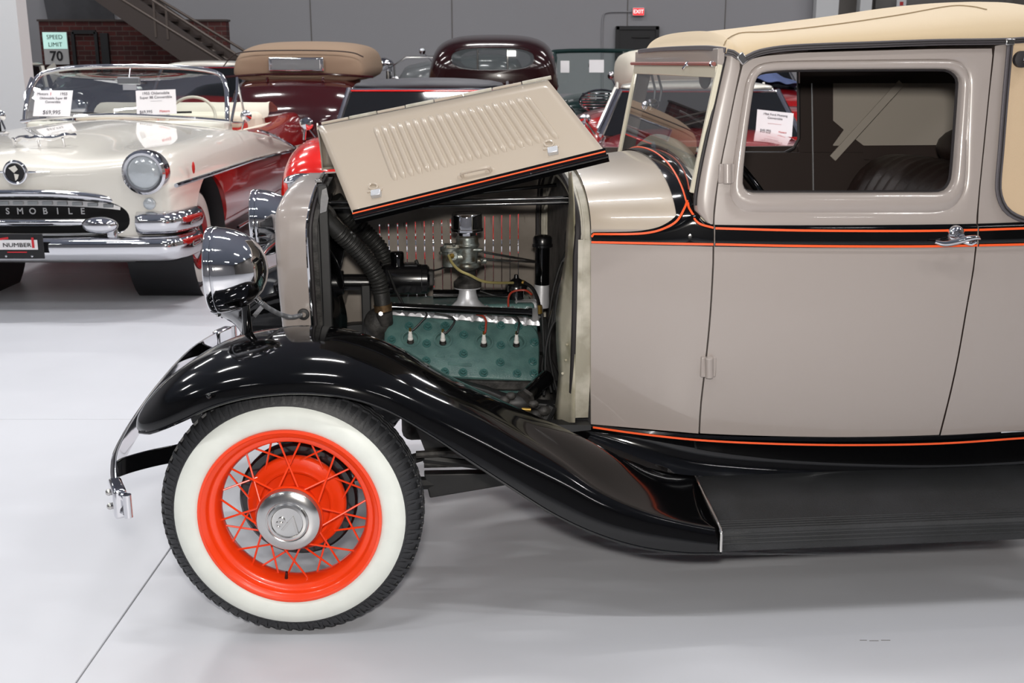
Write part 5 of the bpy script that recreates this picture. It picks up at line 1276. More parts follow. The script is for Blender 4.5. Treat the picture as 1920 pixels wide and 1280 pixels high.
# thick chrome ring, segmented upper bar, letters
MB().tube([(x * 1.03, -.045 + .10 * (abs(x) / .67) ** 3, .595 + (z - .595) * 1.06) for x, z in pts], .026, 10, closed=True).build('grille_surround', 'chrome', ol)
MB().ribbon([(x, -.03 + .1 * (abs(x) / .67) ** 3, .70 - .04 * (abs(x) / .62) ** 3) for x in [-.6 + .05 * k for k in range(25)]], (0, -1, 0), .035, .02).build('upper_grille_bar', 'chrome2', ol)
for k in range(13): MB().box((-.54 + .09 * k, -.045 + .06 * (abs(-.54 + .09 * k) / .6) ** 3, .70 - .035 * (abs(-.54 + .09 * k) / .62) ** 3), (.06, .01, .02)).build('grille_slot', 'grey_p', ol)
MB().tube([(x, -.02 + .06 * (abs(x) / .6) ** 2, .575) for x in [-.5 + .05 * k for k in range(21)]], .026, 10).build('centre_grille_bar', 'chrome', ol)
MB().tube([(x, .03, .49 + .01 * (abs(x) / .6) ** 2) for x in [-.55 + .05 * k for k in range(23)]], .014, 8).build('lower_grille_bar', 'chrome2', ol)
for k, chx in enumerate('OLDSMOBILE'):
    x = W(12 + 23.5 * (k - 3), 393, OY2).x - OX2; text_mb(chx, .055, .006, Matrix.Translation((x, .02, .64)) @ RX, bold=.001).build('grille_letter', 'chrome2', ol)
for sg in (1, -1):
    MB().ball((sg * .50, -.06, .565), .1, 24, (1.15, .5, .55)).build('bumper_pod', 'chrome', ol)
    MB().ball((sg * .50, -.092, .567), .07, 20, (1.15, .22, .48)).build('pod_cap', 'grey_p', ol)
    MB().box((sg * .56, -.02, .49), (.07, .06, .12)).build('bumper_guard', 'chrome', ol, bevel=.02, seg=3)
    hx, hz = sg * .79, .885; yy = -.035
    MB().lathe([(.135, .09), (.14, .03), (.135, -.01), (.12, -.022), (.105, -.02), (.10, -.008)], (hx, yy, hz), (0, 1, 0), 40).build('headlamp_bezel', 'chrome', ol)
    MB().lathe([(.001, -.03), (.05, -.026), (.09, -.015), (.102, -.004), (.102, .01)], (hx, yy, hz), (0, 1, 0), 40).build('headlamp_lens', 'headglass', ol)
    MB().lathe([(.001, -.012), (.025, -.01), (.036, 0), (.038, .02)], (sg * .80, -.02, .69), (0, 1, 0), 24).build('parking_lamp', 'headglass', ol)
    MB().tube([(sg * .965, .02, .80), (sg * .992, .3, .805), (sg * .996, .8, .80), (sg * .996, 2.0, .79), (sg * .992, 3.8, .735), (sg * .965, 4.6, .715)], .014, 8).build('side_spear', 'chrome', ol)
    MB().tube([(sg * .96, 2.38, 1.0), (sg * .985, 2.6, .965), (sg * .995, 2.85, .92), (sg * .995, 3.3, .84), (sg * .99, 3.75, .76)], .012, 8).build('dip_moulding', 'chrome', ol)
    MB().tube([(sg * .99, 1.4, .34), (sg * .995, 3.9, .34)], .012, 8).build('rocker_trim', 'chrome', ol)
    cwheel(ol, sg * .86, .80, .355, .19); cwheel(ol, sg * .80, 3.85, .355, .19)
    MB().ball((sg * .985, .35, .88), .022, 10, (.4, 1, 1.8)).build('fender_badge', 'inred', ol)
    MB().tube([(sg * .93, 1.95, 1.03), (sg * .96, 1.95, 1.12)], .008, 6).build('mirror_arm', 'chrome', ol)
    MB().lathe([(.001, .03), (.03, .02), (.045, 0), (.001, -.005)], (sg * .965, 1.96, 1.135), (0, -1, 0), 20).build('side_mirror', 'chrome', ol)
    MB().box((sg * .975, 2.85, .93), (.03, .14, .02)).build('door_handle', 'chrome', ol, bevel=.006)
# bumper: lower wrap and upper ends
bpath = spl([(-1.0, .27, 0), (-.99, .19, 0), (-.965, .08, 0), (-.90, .0, 0), (-.72, -.03, 0), (-.4, -.045, 0), (0, -.05, 0), (.4, -.045, 0), (.72, -.03, 0), (.90, .0, 0), (.965, .08, 0), (.99, .19, 0), (1.0, .27, 0)], 6)
def brow(prof, i0, i1):
    T_, _ = frames(bpath); rows = []
    for i in range(i0, i1 + 1):
        nn = T_[i].cross(Vector((0, 0, 1))); rows.append([bpath[i] + nn * d + Vector((0, 0, z)) for z, d in prof])
    return rows
low = [(.335, -.12), (.325, -.03), (.35, .015), (.40, .045), (.45, .045), (.48, .025), (.49, -.01), (.49, -.08)]
MB().grid(brow(low, 0, 72)).build('lower_bumper', 'chrome', ol, ang=60, solid=.004)
upp = [(.50, -.06), (.50, 0), (.53, .04), (.58, .055), (.62, .04), (.64, 0), (.645, -.07)]
MB().grid(brow(upp, 0, 24)).build('upper_bumper', 'chrome', ol, ang=60, solid=.004); MB().grid(brow(upp, 48, 72)).build('upper_bumper', 'chrome', ol, ang=60, solid=.004)
# hood ornament, badge, plate
MB().lathe([(.001, -.03), (.05, -.026), (.06, -.015)], (0, -.02, .885), (0, 1, 0), 32).build('globe_badge', 'door', ol)
MB().tube([(.066 * math.cos(t), -.035, .885 + .066 * math.sin(t)) for t in [2 * math.pi * k / 32 for k in range(32)]], .011, 8, closed=True).build('badge_ring', 'chrome', ol)
for pl in ([(-.03, .03), (.01, .045), (.025, .02), (.0, .0), (-.015, .015)], [(.0, -.005), (.028, -.01), (.02, -.035), (.005, -.048)]):
    MB().poly([(x, -.058, .885 + z) for x, z in pl], (0, .006, 0)).build('badge_map', 'owhite', ol)
for sg in (1, -1): MB().tube([(sg * .07, -.02, .885), (sg * .12, -.02, .887), (sg * .20, -.012, .889)], lambda t: .008 * (1 - t * .8), 8).build('badge_wing', 'chrome', ol)
P_ = spl([(-.17, .38, 1.04), (-.10, .33, 1.075), (-.03, .3, 1.07), (.02, .3, 1.075), (.1, .33, 1.07), (.17, .36, 1.085), (.21, .42, 1.08)], 6)
MB().tube(P_, lambda t: .011 + .007 * math.sin(t * 17) ** 2, 8).build('hood_ornament', 'chrome', ol)
for x in (-.16, .0, .16): MB().cyl((x, .36, 1.0), (x, .34, 1.07), .009, n=8).build('ornament_foot', 'chrome', ol)
c = W(18, 461, OY2 - .12); lp = empty('licence_plate', (0, 0, 0), parent=ol)
px = c.x - OX2; MB().box((px + .06, -.13, c.z), (.31, .008, .155)).build('plate_frame', 'door', lp, bevel=.004)
MB().box((px + .05, -.136, c.z + .01), (.26, .005, .06)).build('plate_field', 'paper', lp)
text_mb('NUMBER', .036, .001, Matrix.Translation((px + .055, -.141, c.z + .008)) @ RX, sx=1.25).build('plate_text', 'door', lp)
text_mb('1', .085, .001, Matrix.Translation((px + .155, -.142, c.z + .02)) @ RX, bold=.003).build('plate_text', 'inkred', lp)
text_mb('REVIEW', .03, .001, Matrix.Translation((px - .05, -.142, c.z + .042)) @ RX @ Matrix.Rotation(R(12), 4, 'Z'), bold=.001).build('plate_text', 'inkred', lp) if 0 else None
MB().box((px + .05, -.137, c.z - .036), (.12, .004, .006)).build('plate_line', 'inkred', lp)
MB().box((px - .045, -.137, c.z + .045), (.10, .004, .012), Matrix.Rotation(R(-8), 3, 'Y')).build('plate_line', 'inkred', lp)
for sx_ in (-.02, .14): MB().lathe([(.001, -.006), (.007, -.004), (.008, 0)], (px + sx_, -.135, c.z - .06), (0, 1, 0), 12).build('plate_bolt', 'chrome', lp)
# windshield
fr = [(-.80, 2.02, 1.10), (-.795, 2.06, 1.2), (-.77, 2.15, 1.36), (-.70, 2.22, 1.455), (-.5, 2.2, 1.495), (-.2, 2.18, 1.51), (.2, 2.18, 1.51), (.5, 2.2, 1.495), (.70, 2.22, 1.455), (.77, 2.15, 1.36), (.795, 2.06, 1.2), (.80, 2.02, 1.10)]
ws = empty('windshield', parent=ol); FP = spl(fr, 6)
MB().tube(FP, .019, 10).build('chrome_frame', 'chrome', ws)
MB().tube(spl([(-.82, 2.0, 1.09), (-.5, 1.86, 1.125), (0, 1.8, 1.15), (.5, 1.86, 1.125), (.82, 2.0, 1.09)], 8), .014, 8).build('lower_trim', 'chrome', ws)
n = len(FP); rows = []
for i in range(n // 2 + 1):
    a, b_ = FP[i], FP[n - 1 - i]; rows.append([a.lerp(b_, t) + Vector((0, -.20 * (1 - abs(2 * t - 1) ** 2.2) * max(0, (1.5 - a.z) / .4), .045 * (1 - abs(2 * t - 1) ** 2) * max(0, (1.5 - a.z) / .4))) for t in [k / 12 for k in range(13)]])
MB().grid(rows).build('glass_pane', 'glass', ws)
for sg in (1, -1):
    MB().tube([(sg * .82, 2.06, 1.08), (sg * .845, 2.2, 1.3), (sg * .83, 2.3, 1.42)], .012, 8).build('vent_frame', 'chrome', ws); MB().tube([(sg * .82, 2.06, 1.08), (sg * .85, 2.42, 1.06), (sg * .83, 2.3, 1.42)], .009, 8).build('vent_frame', 'chrome', ws)
    MB().tube([(sg * .12, 1.84, 1.15), (sg * .2, 1.85, 1.16), (sg * .55, 1.93, 1.165)], .008, 6).build('wiper', 'blk2', ws)
MB().box((.02, 2.1, 1.40), (.18, .03, .06)).build('rear_view_mirror', 'greyc', ws, bevel=.01); MB().cyl((.02, 2.12, 1.42), (.02, 2.17, 1.5), .006).build('mirror_stem', 'chrome', ws)
# interior
MB().box((0, 2.1, 1.0), (1.6, .2, .18)).build('dashboard', 'owhite', ol, bevel=.04, seg=3)
for sg in (1, -1):
    MB().box((sg * .38, 2.95, .82), (.7, .22, .5)).build('front_seat', 'inred', ol, bevel=.06, seg=3)
    MB().box((sg * .38, 2.9, 1.05), (.68, .16, .12)).build('seat_top', 'increm', ol, bevel=.04, seg=3)
    MB().box((sg * .84, 2.8, .93), (.05, 1.4, .16)).build('door_trim', 'increm', ol, bevel=.02)
MB().box((0, 3.55, .9), (1.5, .2, .4)).build('rear_seat', 'increm', ol, bevel=.06, seg=3)
c0 = Vector((.38, 2.5, 1.09)); MB().tube([c0 + Vector((.2 * math.cos(t), .2 * math.sin(t) * .45, .2 * math.sin(t) * .85)) for t in [2 * math.pi * k / 32 for k in range(32)]], .013, 8, closed=True).build('steering_wheel', 'creamtop', ol)
# folded white top boot
rows = []
for i in range(15):
    x = lerp(-.82, .82, i / 14); w_ = .025 * math.sin(i * 2.3)
    rows.append([(x, 3.5, 1.04), (x * .98, 3.52, 1.13 + w_), (x * .96, 3.66, 1.19 + w_), (x * .97, 3.86, 1.17 - w_), (x, 4.0, 1.08)])
MB().grid(rows).build('folded_top_boot', 'creamtop', ol, sub=1)
# cards
c = W(107, 193, 8.78); placard(c.x, 8.70, c.z, .30, .21, [('Motors', -.09, .075, .03, 'ink', 'CENTER'), ('1', -.025, .075, .035, 'inkred', 'CENTER'), ('1955', .08, .075, .032, 'ink', 'CENTER'), ('Oldsmobile Super 88', 0, .04, .026, 'ink', 'CENTER'), ('Convertible', 0, .01, .026, 'ink', 'CENTER'), ('$69,995', 0, -.075, .045, 'ink', 'CENTER')], R(-6), 24, 'white price card leaning inside the left end of the ivory convertible windshield', 0)
c = W(299, 191, 8.78); placard(c.x, 8.70, c.z, .30, .19, [('1955 Oldsmobile', 0, .07, .03, 'ink', 'CENTER'), ('Super 88 Convertible', 0, .038, .028, 'ink', 'CENTER'), ('_______________', 0, .015, .012, 'ink', 'CENTER'), ('$69,995', -.08, -.072, .03, 'ink', 'CENTER'), ('Motors', .06, -.072, .026, 'inkred', 'CENTER')], R(6), 16, 'white price card inside the ivory convertible windshield, right of the mirror', -2)

# ---- generic car, front at local y = 0 looking towards -y
def autoc(name, label, loc, rz, L=4.6, Wd=1.8, zb=.95, zh=.95, zr=1.45, yw=1.5, yr0=1.9, yr1=3.2, yr2=3.9, paint='red', top=None, wall='white', glassm='wglass', grille=True, cat='car', rw=.62, lamp=.62, arch=True, open_=False, bw=.8):
    e = empty(name, loc, rz, label, cat); w = Wd / 2
    sec = lambda k, zt, c=0: [(w * .6, .3), (w * .93 * k, .32), (w * k, .48), (w * 1.0 * k, zb * .72), (w * .96 * k, zb * .92), (w * .84 * k, zt), (w * .55 * k, zt + .02 + c), (w * .25 * k, zt + .03 + c), (0, zt + .035 + c)]
    S_ = [(0, sec(.86, zh * .80)), (.06, sec(.93, zh * .9)), (.3, sec(.98, zh * .97, .01)), (.8, sec(1, zh, .03)), (yw, sec(1, zb, .05)), (yw + .5, sec(1, zb)), (yr2, sec(1, zb)), (L - .4, sec(.98, zb * .95)), (L, sec(.86, zb * .8))]
    bd = hull(S_, 'body_shell', paint, e, sub=2); baked(bd)
    if arch:
        cs_ = []
        for y in (.8, L - .95):
            for sg in (1, -1): c = MB().cyl((sg * w * .6, y, .34), (sg * w * 1.2, y, .34), .38, n=28).build('c', 'black'); c.parent = e; cs_.append(c)
        boolcut(bd, cs_); bd.data.set_sharp_from_angle(angle=R(40))
    for y in (.8, L - .95):
        for sg in (1, -1): cwheel(e, sg * (w - .1), y, .33, .18, wall)
    # cabin: glass, pillars, roof
    wr = w * rw / .62 * .72
    low = [(w * .80, yw), (w * .80, yr2)]
    if not open_:
        rows = [[(-w * bw, yw + .04, zb), (w * bw, yw + .04, zb), (w * (bw + .03), yw + .5, zb), (w * (bw + .03), yr1, zb), (w * .7, yr2, zb), (-w * .7, yr2, zb), (-w * (bw + .03), yr1, zb), (-w * (bw + .03), yw + .5, zb)],
                [(-wr * .96, yr0, zr - .06), (wr * .96, yr0, zr - .06), (wr, yr0 + .2, zr - .06), (wr, yr1 - .2, zr - .06), (wr * .92, yr1, zr - .07), (-wr * .92, yr1, zr - .07), (-wr, yr1 - .2, zr - .06), (-wr, yr0 + .2, zr - .06)]]
        MB().grid(rows, wrapc=True).build('window_glass', glassm, e, ang=20)
        rt = [(yr0 - .03, [(wr * .97, zr - .07), (wr * .95, zr - .04), (wr * .6, zr - .02), (0, zr - .01)]), (yr0 + .15, [(wr * 1.03, zr - .07), (wr * 1.0, zr - .02), (wr * .6, zr + .01), (0, zr + .02)]), ((yr0 + yr1) / 2, [(wr * 1.04, zr - .07), (wr * 1.0, zr - .01), (wr * .6, zr + .02), (0, zr + .03)]), (yr1 + .02, [(wr * 1.0, zr - .08), (wr * .96, zr - .03), (wr * .6, zr), (0, zr + .005)])]
        hull(rt, 'roof', top or paint, e, sub=1)
        for sg in (1, -1):
            MB().tube([(sg * w * bw, yw + .04, zb), (sg * wr * .97, yr0, zr - .06)], .022, 8).build('windshield_pillar', 'chrome', e)
            MB().tube([(sg * w * (bw + .03), yw + .5, zb), (sg * wr * 1.0, yr0 + .22, zr - .06)], .018, 8).build('vent_post', 'chrome', e)
            MB().tube([(sg * w * (bw + .03), (yw + yr1) / 2 + .2, zb), (sg * wr * 1.01, (yr0 + yr1) / 2 + .1, zr - .06)], .03, 8).build('centre_pillar', top or paint, e)
            MB().ribbon([(sg * w * (bw + .03), yr1 - .1, zb), (sg * wr * 1.0, yr1 - .2, zr - .05)], (sg, 0, 0), .3, .02).build('rear_pillar', top or paint, e)
        MB().tube([(-wr * .96, yr0 - .01, zr - .065), (wr * .96, yr0 - .01, zr - .065)], .014, 8).build('header_trim', 'chrome', e)
    for sg in (1, -1):
        MB().lathe([(.001, -.03), (.06, -.022), (.085, -.005), (.1, -.012), (.108, .0), (.105, .05)], (sg * w * .74, .0, lamp), (0, 1, 0), 28).build('headlamp', 'chrome', e)
        MB().tube([(sg * w * .97, yw + .25, zb), (sg * (w + .05), yw + .25, zb + .1)], .008, 6).build('mirror_arm', 'chrome', e); MB().ball((sg * (w + .06), yw + .25, zb + .13), .05, 12, (1, .5, .8)).build('side_mirror', 'chrome', e)
    if grille:
        for k in range(5): MB().tube([(-w * .5, -.01, .42 + .06 * k), (0, -.05, .42 + .06 * k), (w * .5, -.01, .42 + .06 * k)], .012, 6).build('grille_bar', 'chrome', e)
    for y in (-.08, L + .06): MB().tube(spl([(-w * .98, .12 if y < 0 else L - .12, .42), (-w * .8, y, .42), (0, y - .02, .42), (w * .8, y, .42), (w * .98, .12 if y < 0 else L - .12, .42)], 5), .045, 10).build('bumper', 'chrome', e)
    return e
# red convertible with black top, behind the coupe's engine bay
rc = autoc('sports_car', 'bright red sports car with black soft top, facing the viewer behind the open hood', (-.66, 7.0, 0), 0, 4.0, 1.72, .96, .95, 1.40, 1.35, 1.75, 2.7, 3.3, 'brightred', 'blacktop', lamp=.72)
for sg in (1, -1):
    b = hull([(-.02, [(.16, .4), (.17, .7), (.12, .84), (0, .86)]), (.1, [(.24, .4), (.26, .75), (.18, .96), (0, .99)]), (.5, [(.28, .4), (.28, .85), (.2, 1.04), (0, 1.07)]), (1.0, [(.27, .4), (.27, .85), (.18, 1.02), (0, 1.06)]), (1.5, [(.2, .4), (.22, .85), (.15, .96), (0, .98)])], 'fender_crown', 'brightred', rc, sub=2); b.location = (sg * .60, 0, 0)
MB().tube([(-.78, .75, 1.02), (-.77, .75, 1.1)], .01, 6).build('fender_mirror_stem', 'chrome', rc); MB().lathe([(.001, 0), (.035, .01), (.045, .04), (.03, .05)], (-.76, .72, 1.13), (0, 1, 0), 16).build('fender_mirror', 'chrome', rc)
# red car with white roof seen through the coupe's windows
mu = autoc('hardtop_car', 'dark red car with a white roof, seen through the windows of the coupe', (1.44, 7.9, 0), R(-5), 4.5, 1.8, .95, .93, 1.37, 1.3, 1.75, 2.9, 3.5, 'red', 'owhite', lamp=.68, rw=.655, bw=.91)
c = W(1443, 237, 9.35); placard(c.x, 9.18, c.z + .035, .30, .20, [('1966 Ford Mustang', 0, .07, .026, 'ink', 'CENTER'), ('Convertible', 0, .04, .026, 'ink', 'CENTER'), ('______________', 0, .0, .016, 'inkred', 'CENTER'), ('$49,995', -.07, -.07, .028, 'ink', 'CENTER'), ('Motors', .07, -.07, .022, 'inkred', 'CENTER')], R(0), 20, 'white price card in the windshield of the red car with the white roof', 6)
# tan topped maroon car, rear towards the viewer
tt = autoc('touring_car', 'maroon vintage car with khaki canvas top, its back towards the viewer', (-2.34, 16.42, 0), R(180), 4.6, 1.56, 1.2, 1.05, 1.6, 1.6, 1.9, 3.6, 4.2, 'maroon', 'tantop', open_=True, arch=False, grille=False)
def rearhull(par, st, name, m, sub=2): return hull(st, name, m, par, sub=sub)
w = .75
rearhull(tt, [(1.8, [(w, 1.3), (w, 1.5), (w * .95, 1.68), (w * .7, 1.74), (.3, 1.77), (0, 1.775)]), (2.6, [(w * 1.0, 1.3), (w, 1.5), (w * .95, 1.70), (w * .7, 1.765), (.3, 1.785), (0, 1.79)]), (3.7, [(w * 1.0, 1.3), (w, 1.5), (w * .94, 1.68), (w * .7, 1.75), (.3, 1.77), (0, 1.775)]), (3.98, [(w * .98, 1.3), (w * .96, 1.48), (w * .90, 1.62), (w * .66, 1.69), (.3, 1.71), (0, 1.715)]), (4.08, [(w * .95, 1.3), (w * .92, 1.44), (w * .84, 1.56), (w * .6, 1.62), (.3, 1.64), (0, 1.64)])], 'canvas_top', 'tantop')
rearhull(tt, [(3.2, [(w, .4), (w * 1.02, .9), (w, 1.25), (w * .95, 1.38), (.4, 1.41), (0, 1.415)]), (4.05, [(w * .98, .4), (w * 1.03, .9), (w * .98, 1.2), (w * .93, 1.36), (.4, 1.40), (0, 1.405)]), (4.35, [(w * .9, .4), (w * .98, .8), (w * .93, 1.08), (w * .82, 1.22), (.4, 1.29), (0, 1.30)]), (4.6, [(w * .7, .4), (w * .8, .7), (w * .76, .85), (w * .6, .95), (.3, 1.02), (0, 1.03)])], 'trunk', 'maroon')
MB().tube(spl([(-.72, 4.02, 1.60), (-.6, 4.07, 1.645), (-.3, 4.1, 1.665), (.3, 4.1, 1.665), (.6, 4.07, 1.645), (.72, 4.02, 1.60), (.82, 3.98, 1.5)], 5), .007, 6).build('seam_piping', 'trim', tt)
MB().box((0, 4.10, 1.52), (.60, .03, .15)).build('rear_window_frame', 'chrome', tt, bevel=.02, seg=3); MB().box((0, 4.118, 1.52), (.52, .01, .10)).build('rear_window', 'grey_p', tt)
MB().tube(spl([(-.82, 4.0, 1.385), (-.4, 4.09, 1.415), (0, 4.11, 1.42), (.4, 4.09, 1.415), (.82, 4.0, 1.385)], 6), .012, 6).build('top_welt', 'maroon', tt)
for x in (-.3, .3): MB().ball((x, 4.2, 1.36), .02, 8, (1, 1, 1.6)).build('trunk_hinge', 'maroon', tt)
MB().box((.0, 4.42, 1.13), (.05, .03, .09)).build('trunk_badge', 'brass', tt, bevel=.01)
# dark maroon limousine, rear towards the viewer
li = autoc('saloon_car', 'very dark maroon vintage saloon with a wide split rear window, its back towards the viewer', (-.22, 17.2, 0), R(180), 4.7, 1.5, 1.1, 1.0, 1.7, 1.5, 1.9, 3.6, 4.3, 'dkmaroon', open_=True, arch=False, grille=False)
w = .755
win2 = [(x, z) for x, z in [(.47 * math.copysign(abs(math.cos(t)) ** .6, math.cos(t)), 1.58 + .125 * math.copysign(abs(math.sin(t)) ** .8, math.sin(t))) for t in [2 * math.pi * k / 40 for k in range(40)]]]
rf = rearhull(li, [(1.7, [(w, 1.0), (w, 1.4), (w * .93, 1.72), (w * .7, 1.83), (.3, 1.865), (0, 1.87)]), (2.8, [(w * 1.02, 1.0), (w * 1.02, 1.4), (w * .95, 1.74), (w * .7, 1.85), (.3, 1.885), (0, 1.89)]), (3.8, [(w * 1.02, 1.0), (w * 1.02, 1.4), (w * .95, 1.72), (w * .7, 1.82), (.3, 1.85), (0, 1.855)]), (4.2, [(w * 1.04, 1.0), (w * 1.0, 1.36), (w * .90, 1.62), (w * .66, 1.72), (.3, 1.75), (0, 1.755)]), (4.36, [(w * 1.0, 1.0), (w * .95, 1.3), (w * .8, 1.5), (w * .6, 1.56), (.3, 1.58), (0, 1.585)])], 'roof_shell', 'dkmaroon')
# window opening cut right through front and back so the wall beyond shows
baked(rf); ct = MB().poly([(x, 4.9, z) for x, z in win2], (0, -4.2, 0)).build('c', 'black'); ct.parent = li; boolcut(rf, [ct]); rf.data.set_sharp_from_angle(angle=R(40))
BL = bvh_of(rf)
MB().tube([(x * 1.03, 4.28 - .12 * abs(x) ** 2 - .35 * (z - 1.56), 1.58 + (z - 1.58) * 1.05) for x, z in win2], .012, 8, closed=True).build('rear_window_frame', 'blk2', li)
MB().poly([(x, 4.24, z) for x, z in win2], (0, -.01, 0)).build('rear_window', 'glassd', li)
for x in (-.17, .17): MB().box((x, 4.27, 1.56), (.02, .03, .25)).build('window_divider', 'blk2', li, bevel=.004)
rearhull(li, [(3.6, [(w * 1.0, .4), (w * 1.02, .9), (w * 1.0, 1.2), (w * .8, 1.34), (.3, 1.38), (0, 1.385)]), (4.3, [(w * 1.0, .4), (w * 1.02, .8), (w * .98, 1.15), (w * .8, 1.32), (.3, 1.37), (0, 1.375)]), (4.75, [(w * .8, .4), (w * .85, .7), (w * .8, .95), (w * .6, 1.1), (.3, 1.16), (0, 1.165)])], 'trunk', 'dkmaroon')
MB().tube([(.76, 2.6, 1.5), (.92, 2.6, 1.67)], .006, 6).build('mirror_arm', 'chrome', li); MB().ball((.93, 2.6, 1.68), .045, 10).build('side_mirror', 'chrome', li)
# green roadster facing us
gr = autoc('roadster', 'dark green open car with chrome slatted grille, by the black exit door', (1.14, 14.5, 0), R(0), 3.2, 1.18, 1.02, 1.1, 1.4, 1.2, 1.6, 2.6, 3.2, 'bgreen', wall=None, lamp=.9, open_=True)
P_ = [(-.56, 1.2, 1.12), (-.54, 1.32, 1.6), (-.49, 1.36, 1.69), (.49, 1.36, 1.69), (.54, 1.32, 1.6), (.56, 1.2, 1.12)]
MB().tube(spl(P_, 5), .03, 8).build('windshield_frame', 'bgreen', gr); MB().poly([(-.55, 1.22, 1.12), (-.52, 1.345, 1.67), (.52, 1.345, 1.67), (.55, 1.22, 1.12)], (0, .006, 0)).build('windshield_glass', 'glass', gr)
MB().box((0, 1.4, 1.5), (.14, .03, .05)).build('rear_view_mirror', 'blk2', gr)
for k in range(6): MB().tube([(-.24, -.03, .98 + .035 * k), (0, -.07, .98 + .035 * k), (.24, -.03, .98 + .035 * k)], .009, 6).build('upper_grille_bar', 'chrome', gr)
MB().tube([(.27 * math.cos(t), -.05, 1.06 + .14 * math.sin(t)) for t in [2 * math.pi * k / 28 for k in range(28)]], .014, 6, closed=True).build('grille_surround', 'chrome', gr)
c = W(1051, 125, 15.5); placard(.72, 15.45, c.z, .12, .16, [], 0, 10, 'small white card at the left of the green car windshield'); c = W(1118, 124, 15.5); placard(c.x, 15.45, c.z, .2, .17, [], 0, 10, 'white card at the right of the green car windshield')
# dark red vintage car with cream top beyond the white roofed car
vr = autoc('vintage_roadster', 'dark red vintage roadster with cream top and arched front fender, beyond the open hood', (.74, 13.40, 0), R(-86), 3.6, 1.4, 1.0, 1.0, 1.4, 1.2, 1.6, 2.6, 3.0, 'red', wall=None, lamp=.8, open_=True, arch=False, grille=False)
for sg in (1, -1):
    b = MB(); rows = []
    for k in range(17):
        t = R(200 - 12.5 * k); rows.append([(sg * x, .8 - (.46 + dr) * -math.cos(t), .36 + (.46 + dr) * math.sin(t)) for x, dr in ((.62, -.08), (.64, .0), (.75, .05), (.86, .02), (.90, -.06))])
    b.grid(rows).build('arched_fender', 'red', vr, sub=1, solid=.004)
c = W(1196, 120, 12.6)
ctp = empty('cream_canvas_top', parent=vr)
hull([(.50, [(.60, 1.15), (.60, 1.42), (.53, 1.56), (.3, 1.61), (0, 1.62)]), (.7, [(.64, 1.15), (.64, 1.48), (.56, 1.64), (.3, 1.69), (0, 1.70)]), (1.2, [(.66, 1.15), (.66, 1.5), (.58, 1.66), (.3, 1.7), (0, 1.71)]), (1.8, [(.64, 1.0), (.62, 1.3), (.54, 1.5), (.3, 1.56), (0, 1.57)])], 'canvas', 'creamtop', ctp, sub=2)
MB().tube([(-.6, .62, 1.05), (-.6, .68, 1.5), (.6, .68, 1.5), (.6, .62, 1.05)], .025, 8).build('windshield_frame', 'blk2', vr)
MB().ball((-.72, .55, 1.38), .05, 10).build('side_mirror', 'chrome', vr); MB().tube([(-.62, .6, 1.25), (-.72, .56, 1.35)], .01, 6).build('mirror_arm', 'chrome', vr)
# red car with white roof behind the ivory car's windshield, white roofed car far left, black vintage car, grey car
autoc('hardtop_car', 'red car with a white roof beyond the right end of the ivory convertible windshield', (-3.92, 12.8, 0), R(0), 3.6, 1.45, 1.08, 1.05, 1.55, 1.2, 1.6, 2.8, 3.4, 'red', 'owhite')
autoc('hardtop_car', 'dark car with a white roof at the far left, behind the steel column', (-7.28, 13.8, 0), R(0), 4.2, 1.7, 1.1, 1.05, 1.55, 1.2, 1.6, 2.8, 3.4, 'blk2', 'owhite')
bk = autoc('vintage_car', 'black vintage car with chrome lamps, seen through the windshield of the ivory convertible', (-4.45, 13.6, 0), R(10), 4.0, 1.6, 1.2, 1.2, 1.75, 1.3, 1.6, 2.8, 3.2, 'black', 'black', lamp=1.05) if 0 else empty('vintage_car', (-5.5, 13.4, 0), R(0), 'black vintage car with chrome lamps, seen through the windshield of the ivory convertible', 'car')
hull([(0, [(.3, .5), (.3, .9), (.26, 1.15), (.15, 1.22), (0, 1.24)]), (1.4, [(.5, .5), (.5, .95), (.42, 1.2), (.2, 1.28), (0, 1.3)]), (1.5, [(.7, .4), (.75, 1.0), (.7, 1.35), (.6, 1.4), (0, 1.42)]), (3.2, [(.75, .4), (.8, 1.0), (.72, 1.35), (.6, 1.42), (0, 1.44)])], 'body_shell', 'black', bk, sub=1)
for sg in (1, -1):
    rows = []
    for k in range(17):
        t = R(200 - 14 * k); rows.append([(sg * x, .4 + (.5 + dr) * math.cos(t), .36 + (.5 + dr) * math.sin(t)) for x, dr in ((.5, -.06), (.54, .02), (.66, .06), (.8, .02), (.84, -.06))])
    MB().grid(rows).build('fender', 'black', bk, sub=1, solid=.004); cwheel(bk, sg * .78, .4, .36, .14); cwheel(bk, sg * .78, 3.0, .36, .14)
    MB().lathe([(.001, -.02), (.07, -.01), (.1, 0), (.1, .03), (.06, .12), (.001, .15)], (sg * .36, -.05, 1.02), (0, 1, 0), 24).build('headlamp', 'chrome', bk)
    MB().tube([(sg * .1, -.1, .62), (sg * .8, -.12, .5)], .03, 8).build('bumper', 'chrome', bk)
MB().tube([(-.5, -.1, .8), (-.2, -.16, .9), (.2, -.16, .9), (.5, -.1, .8)], .02, 8).build('lamp_bar', 'chrome', bk)
MB().tube([(-.28, -.02, .5), (-.28, -.02, 1.1), (0, -.02, 1.24), (.28, -.02, 1.1), (.28, -.02, .5)], .025, 8).build('grille_surround', 'chrome', bk)
for k in range(9): MB().cyl((-.22 + .055 * k, 0, .5), (-.22 + .055 * k, 0, 1.08), .008, n=6).build('grille_bar', 'chrome2', bk)
c = W(243, 158, 13.2); placard(c.x, 13.2, c.z, .16, .13, [], 0, 5, 'blank looking small white card on the black vintage car')
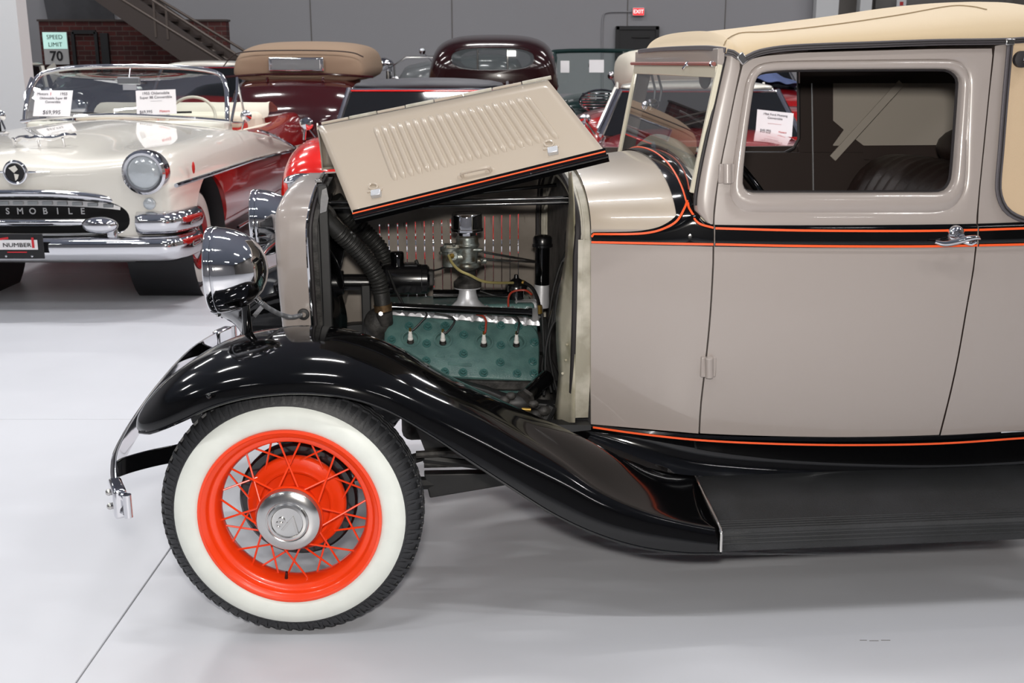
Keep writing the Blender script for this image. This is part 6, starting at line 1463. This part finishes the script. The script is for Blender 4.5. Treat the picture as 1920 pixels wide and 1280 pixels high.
autoc('grey_car', 'grey car with chrome lamps just right of the khaki canvas top', (-2.05 + .5, 17.6 - .2, 0), R(-10), 1.9, 1.3, 1.35, 1.3, 1.7, .5, .7, 1.3, 1.5, 'grey_p', 'owhite', lamp=1.4, arch=False) if 0 else None
gc = empty('grey_car', (-2.0, 18.75, 0), R(-90), 'pale grey vintage car with a bright lamp, right of the khaki canvas top', 'car')
hull([(0, [(.3, .5), (.32, 1.1), (.28, 1.45), (.15, 1.52), (0, 1.54)]), (1.2, [(.4, .5), (.42, 1.1), (.38, 1.5), (.2, 1.6), (0, 1.62)]), (1.3, [(.4, .5), (.45, 1.2), (.4, 1.6), (.3, 1.68), (0, 1.7)]), (2.3, [(.4, .5), (.45, 1.2), (.4, 1.6), (.3, 1.68), (0, 1.7)])], 'body_shell', 'grey_p', gc, sub=1)
MB().lathe([(.001, -.02), (.08, -.01), (.11, 0), (.11, .04), (.06, .16), (.001, .2)], (.12, -.12, 1.52), (.2, 1, 0), 24).build('headlamp', 'chrome', gc)
MB().tube([(-.26, -.03, .6), (-.24, -.03, 1.4), (0, -.04, 1.56), (.24, -.03, 1.4), (.26, -.03, .6)], .03, 8).build('grille_surround', 'chrome', gc)
MB().tube([(.3, .1, 1.2), (.42, .1, 1.5), (.42, .3, 1.62), (.42, .9, 1.62)], .02, 8).build('windshield_frame', 'chrome2', gc)
for sg in (1, -1): cwheel(gc, sg * .42, .3, .36, .14); cwheel(gc, sg * .42, 2.0, .36, .14)
# brown car with blue cloth on it, right
autoc('brown_car', 'rust brown car behind the white roofed red car, carrying a blue cloth', (3.45, 14.85, 0), R(0), 4.4, 1.8, 1.15, 1.1, 1.5, 1.5, 1.9, 3.2, 3.9, 'red', 'copperp')
rows = []; random.seed(3)
for i in range(15):
    rows.append([(2.72 + .10 * i, 14.85 + .9 + .1 * j, 1.19 + .34 * max(0, 1 - abs(i - 7) / 8) * max(0, 1 - abs(j - 3) / 4.5) + random.uniform(-.04, .05)) for j in range(8)])
tag(MB().grid(rows).build('cloth_cover', 'bluecloth', sub=2, solid=.01), 'crumpled blue cloth heaped on the brown car hood', 'cloth')
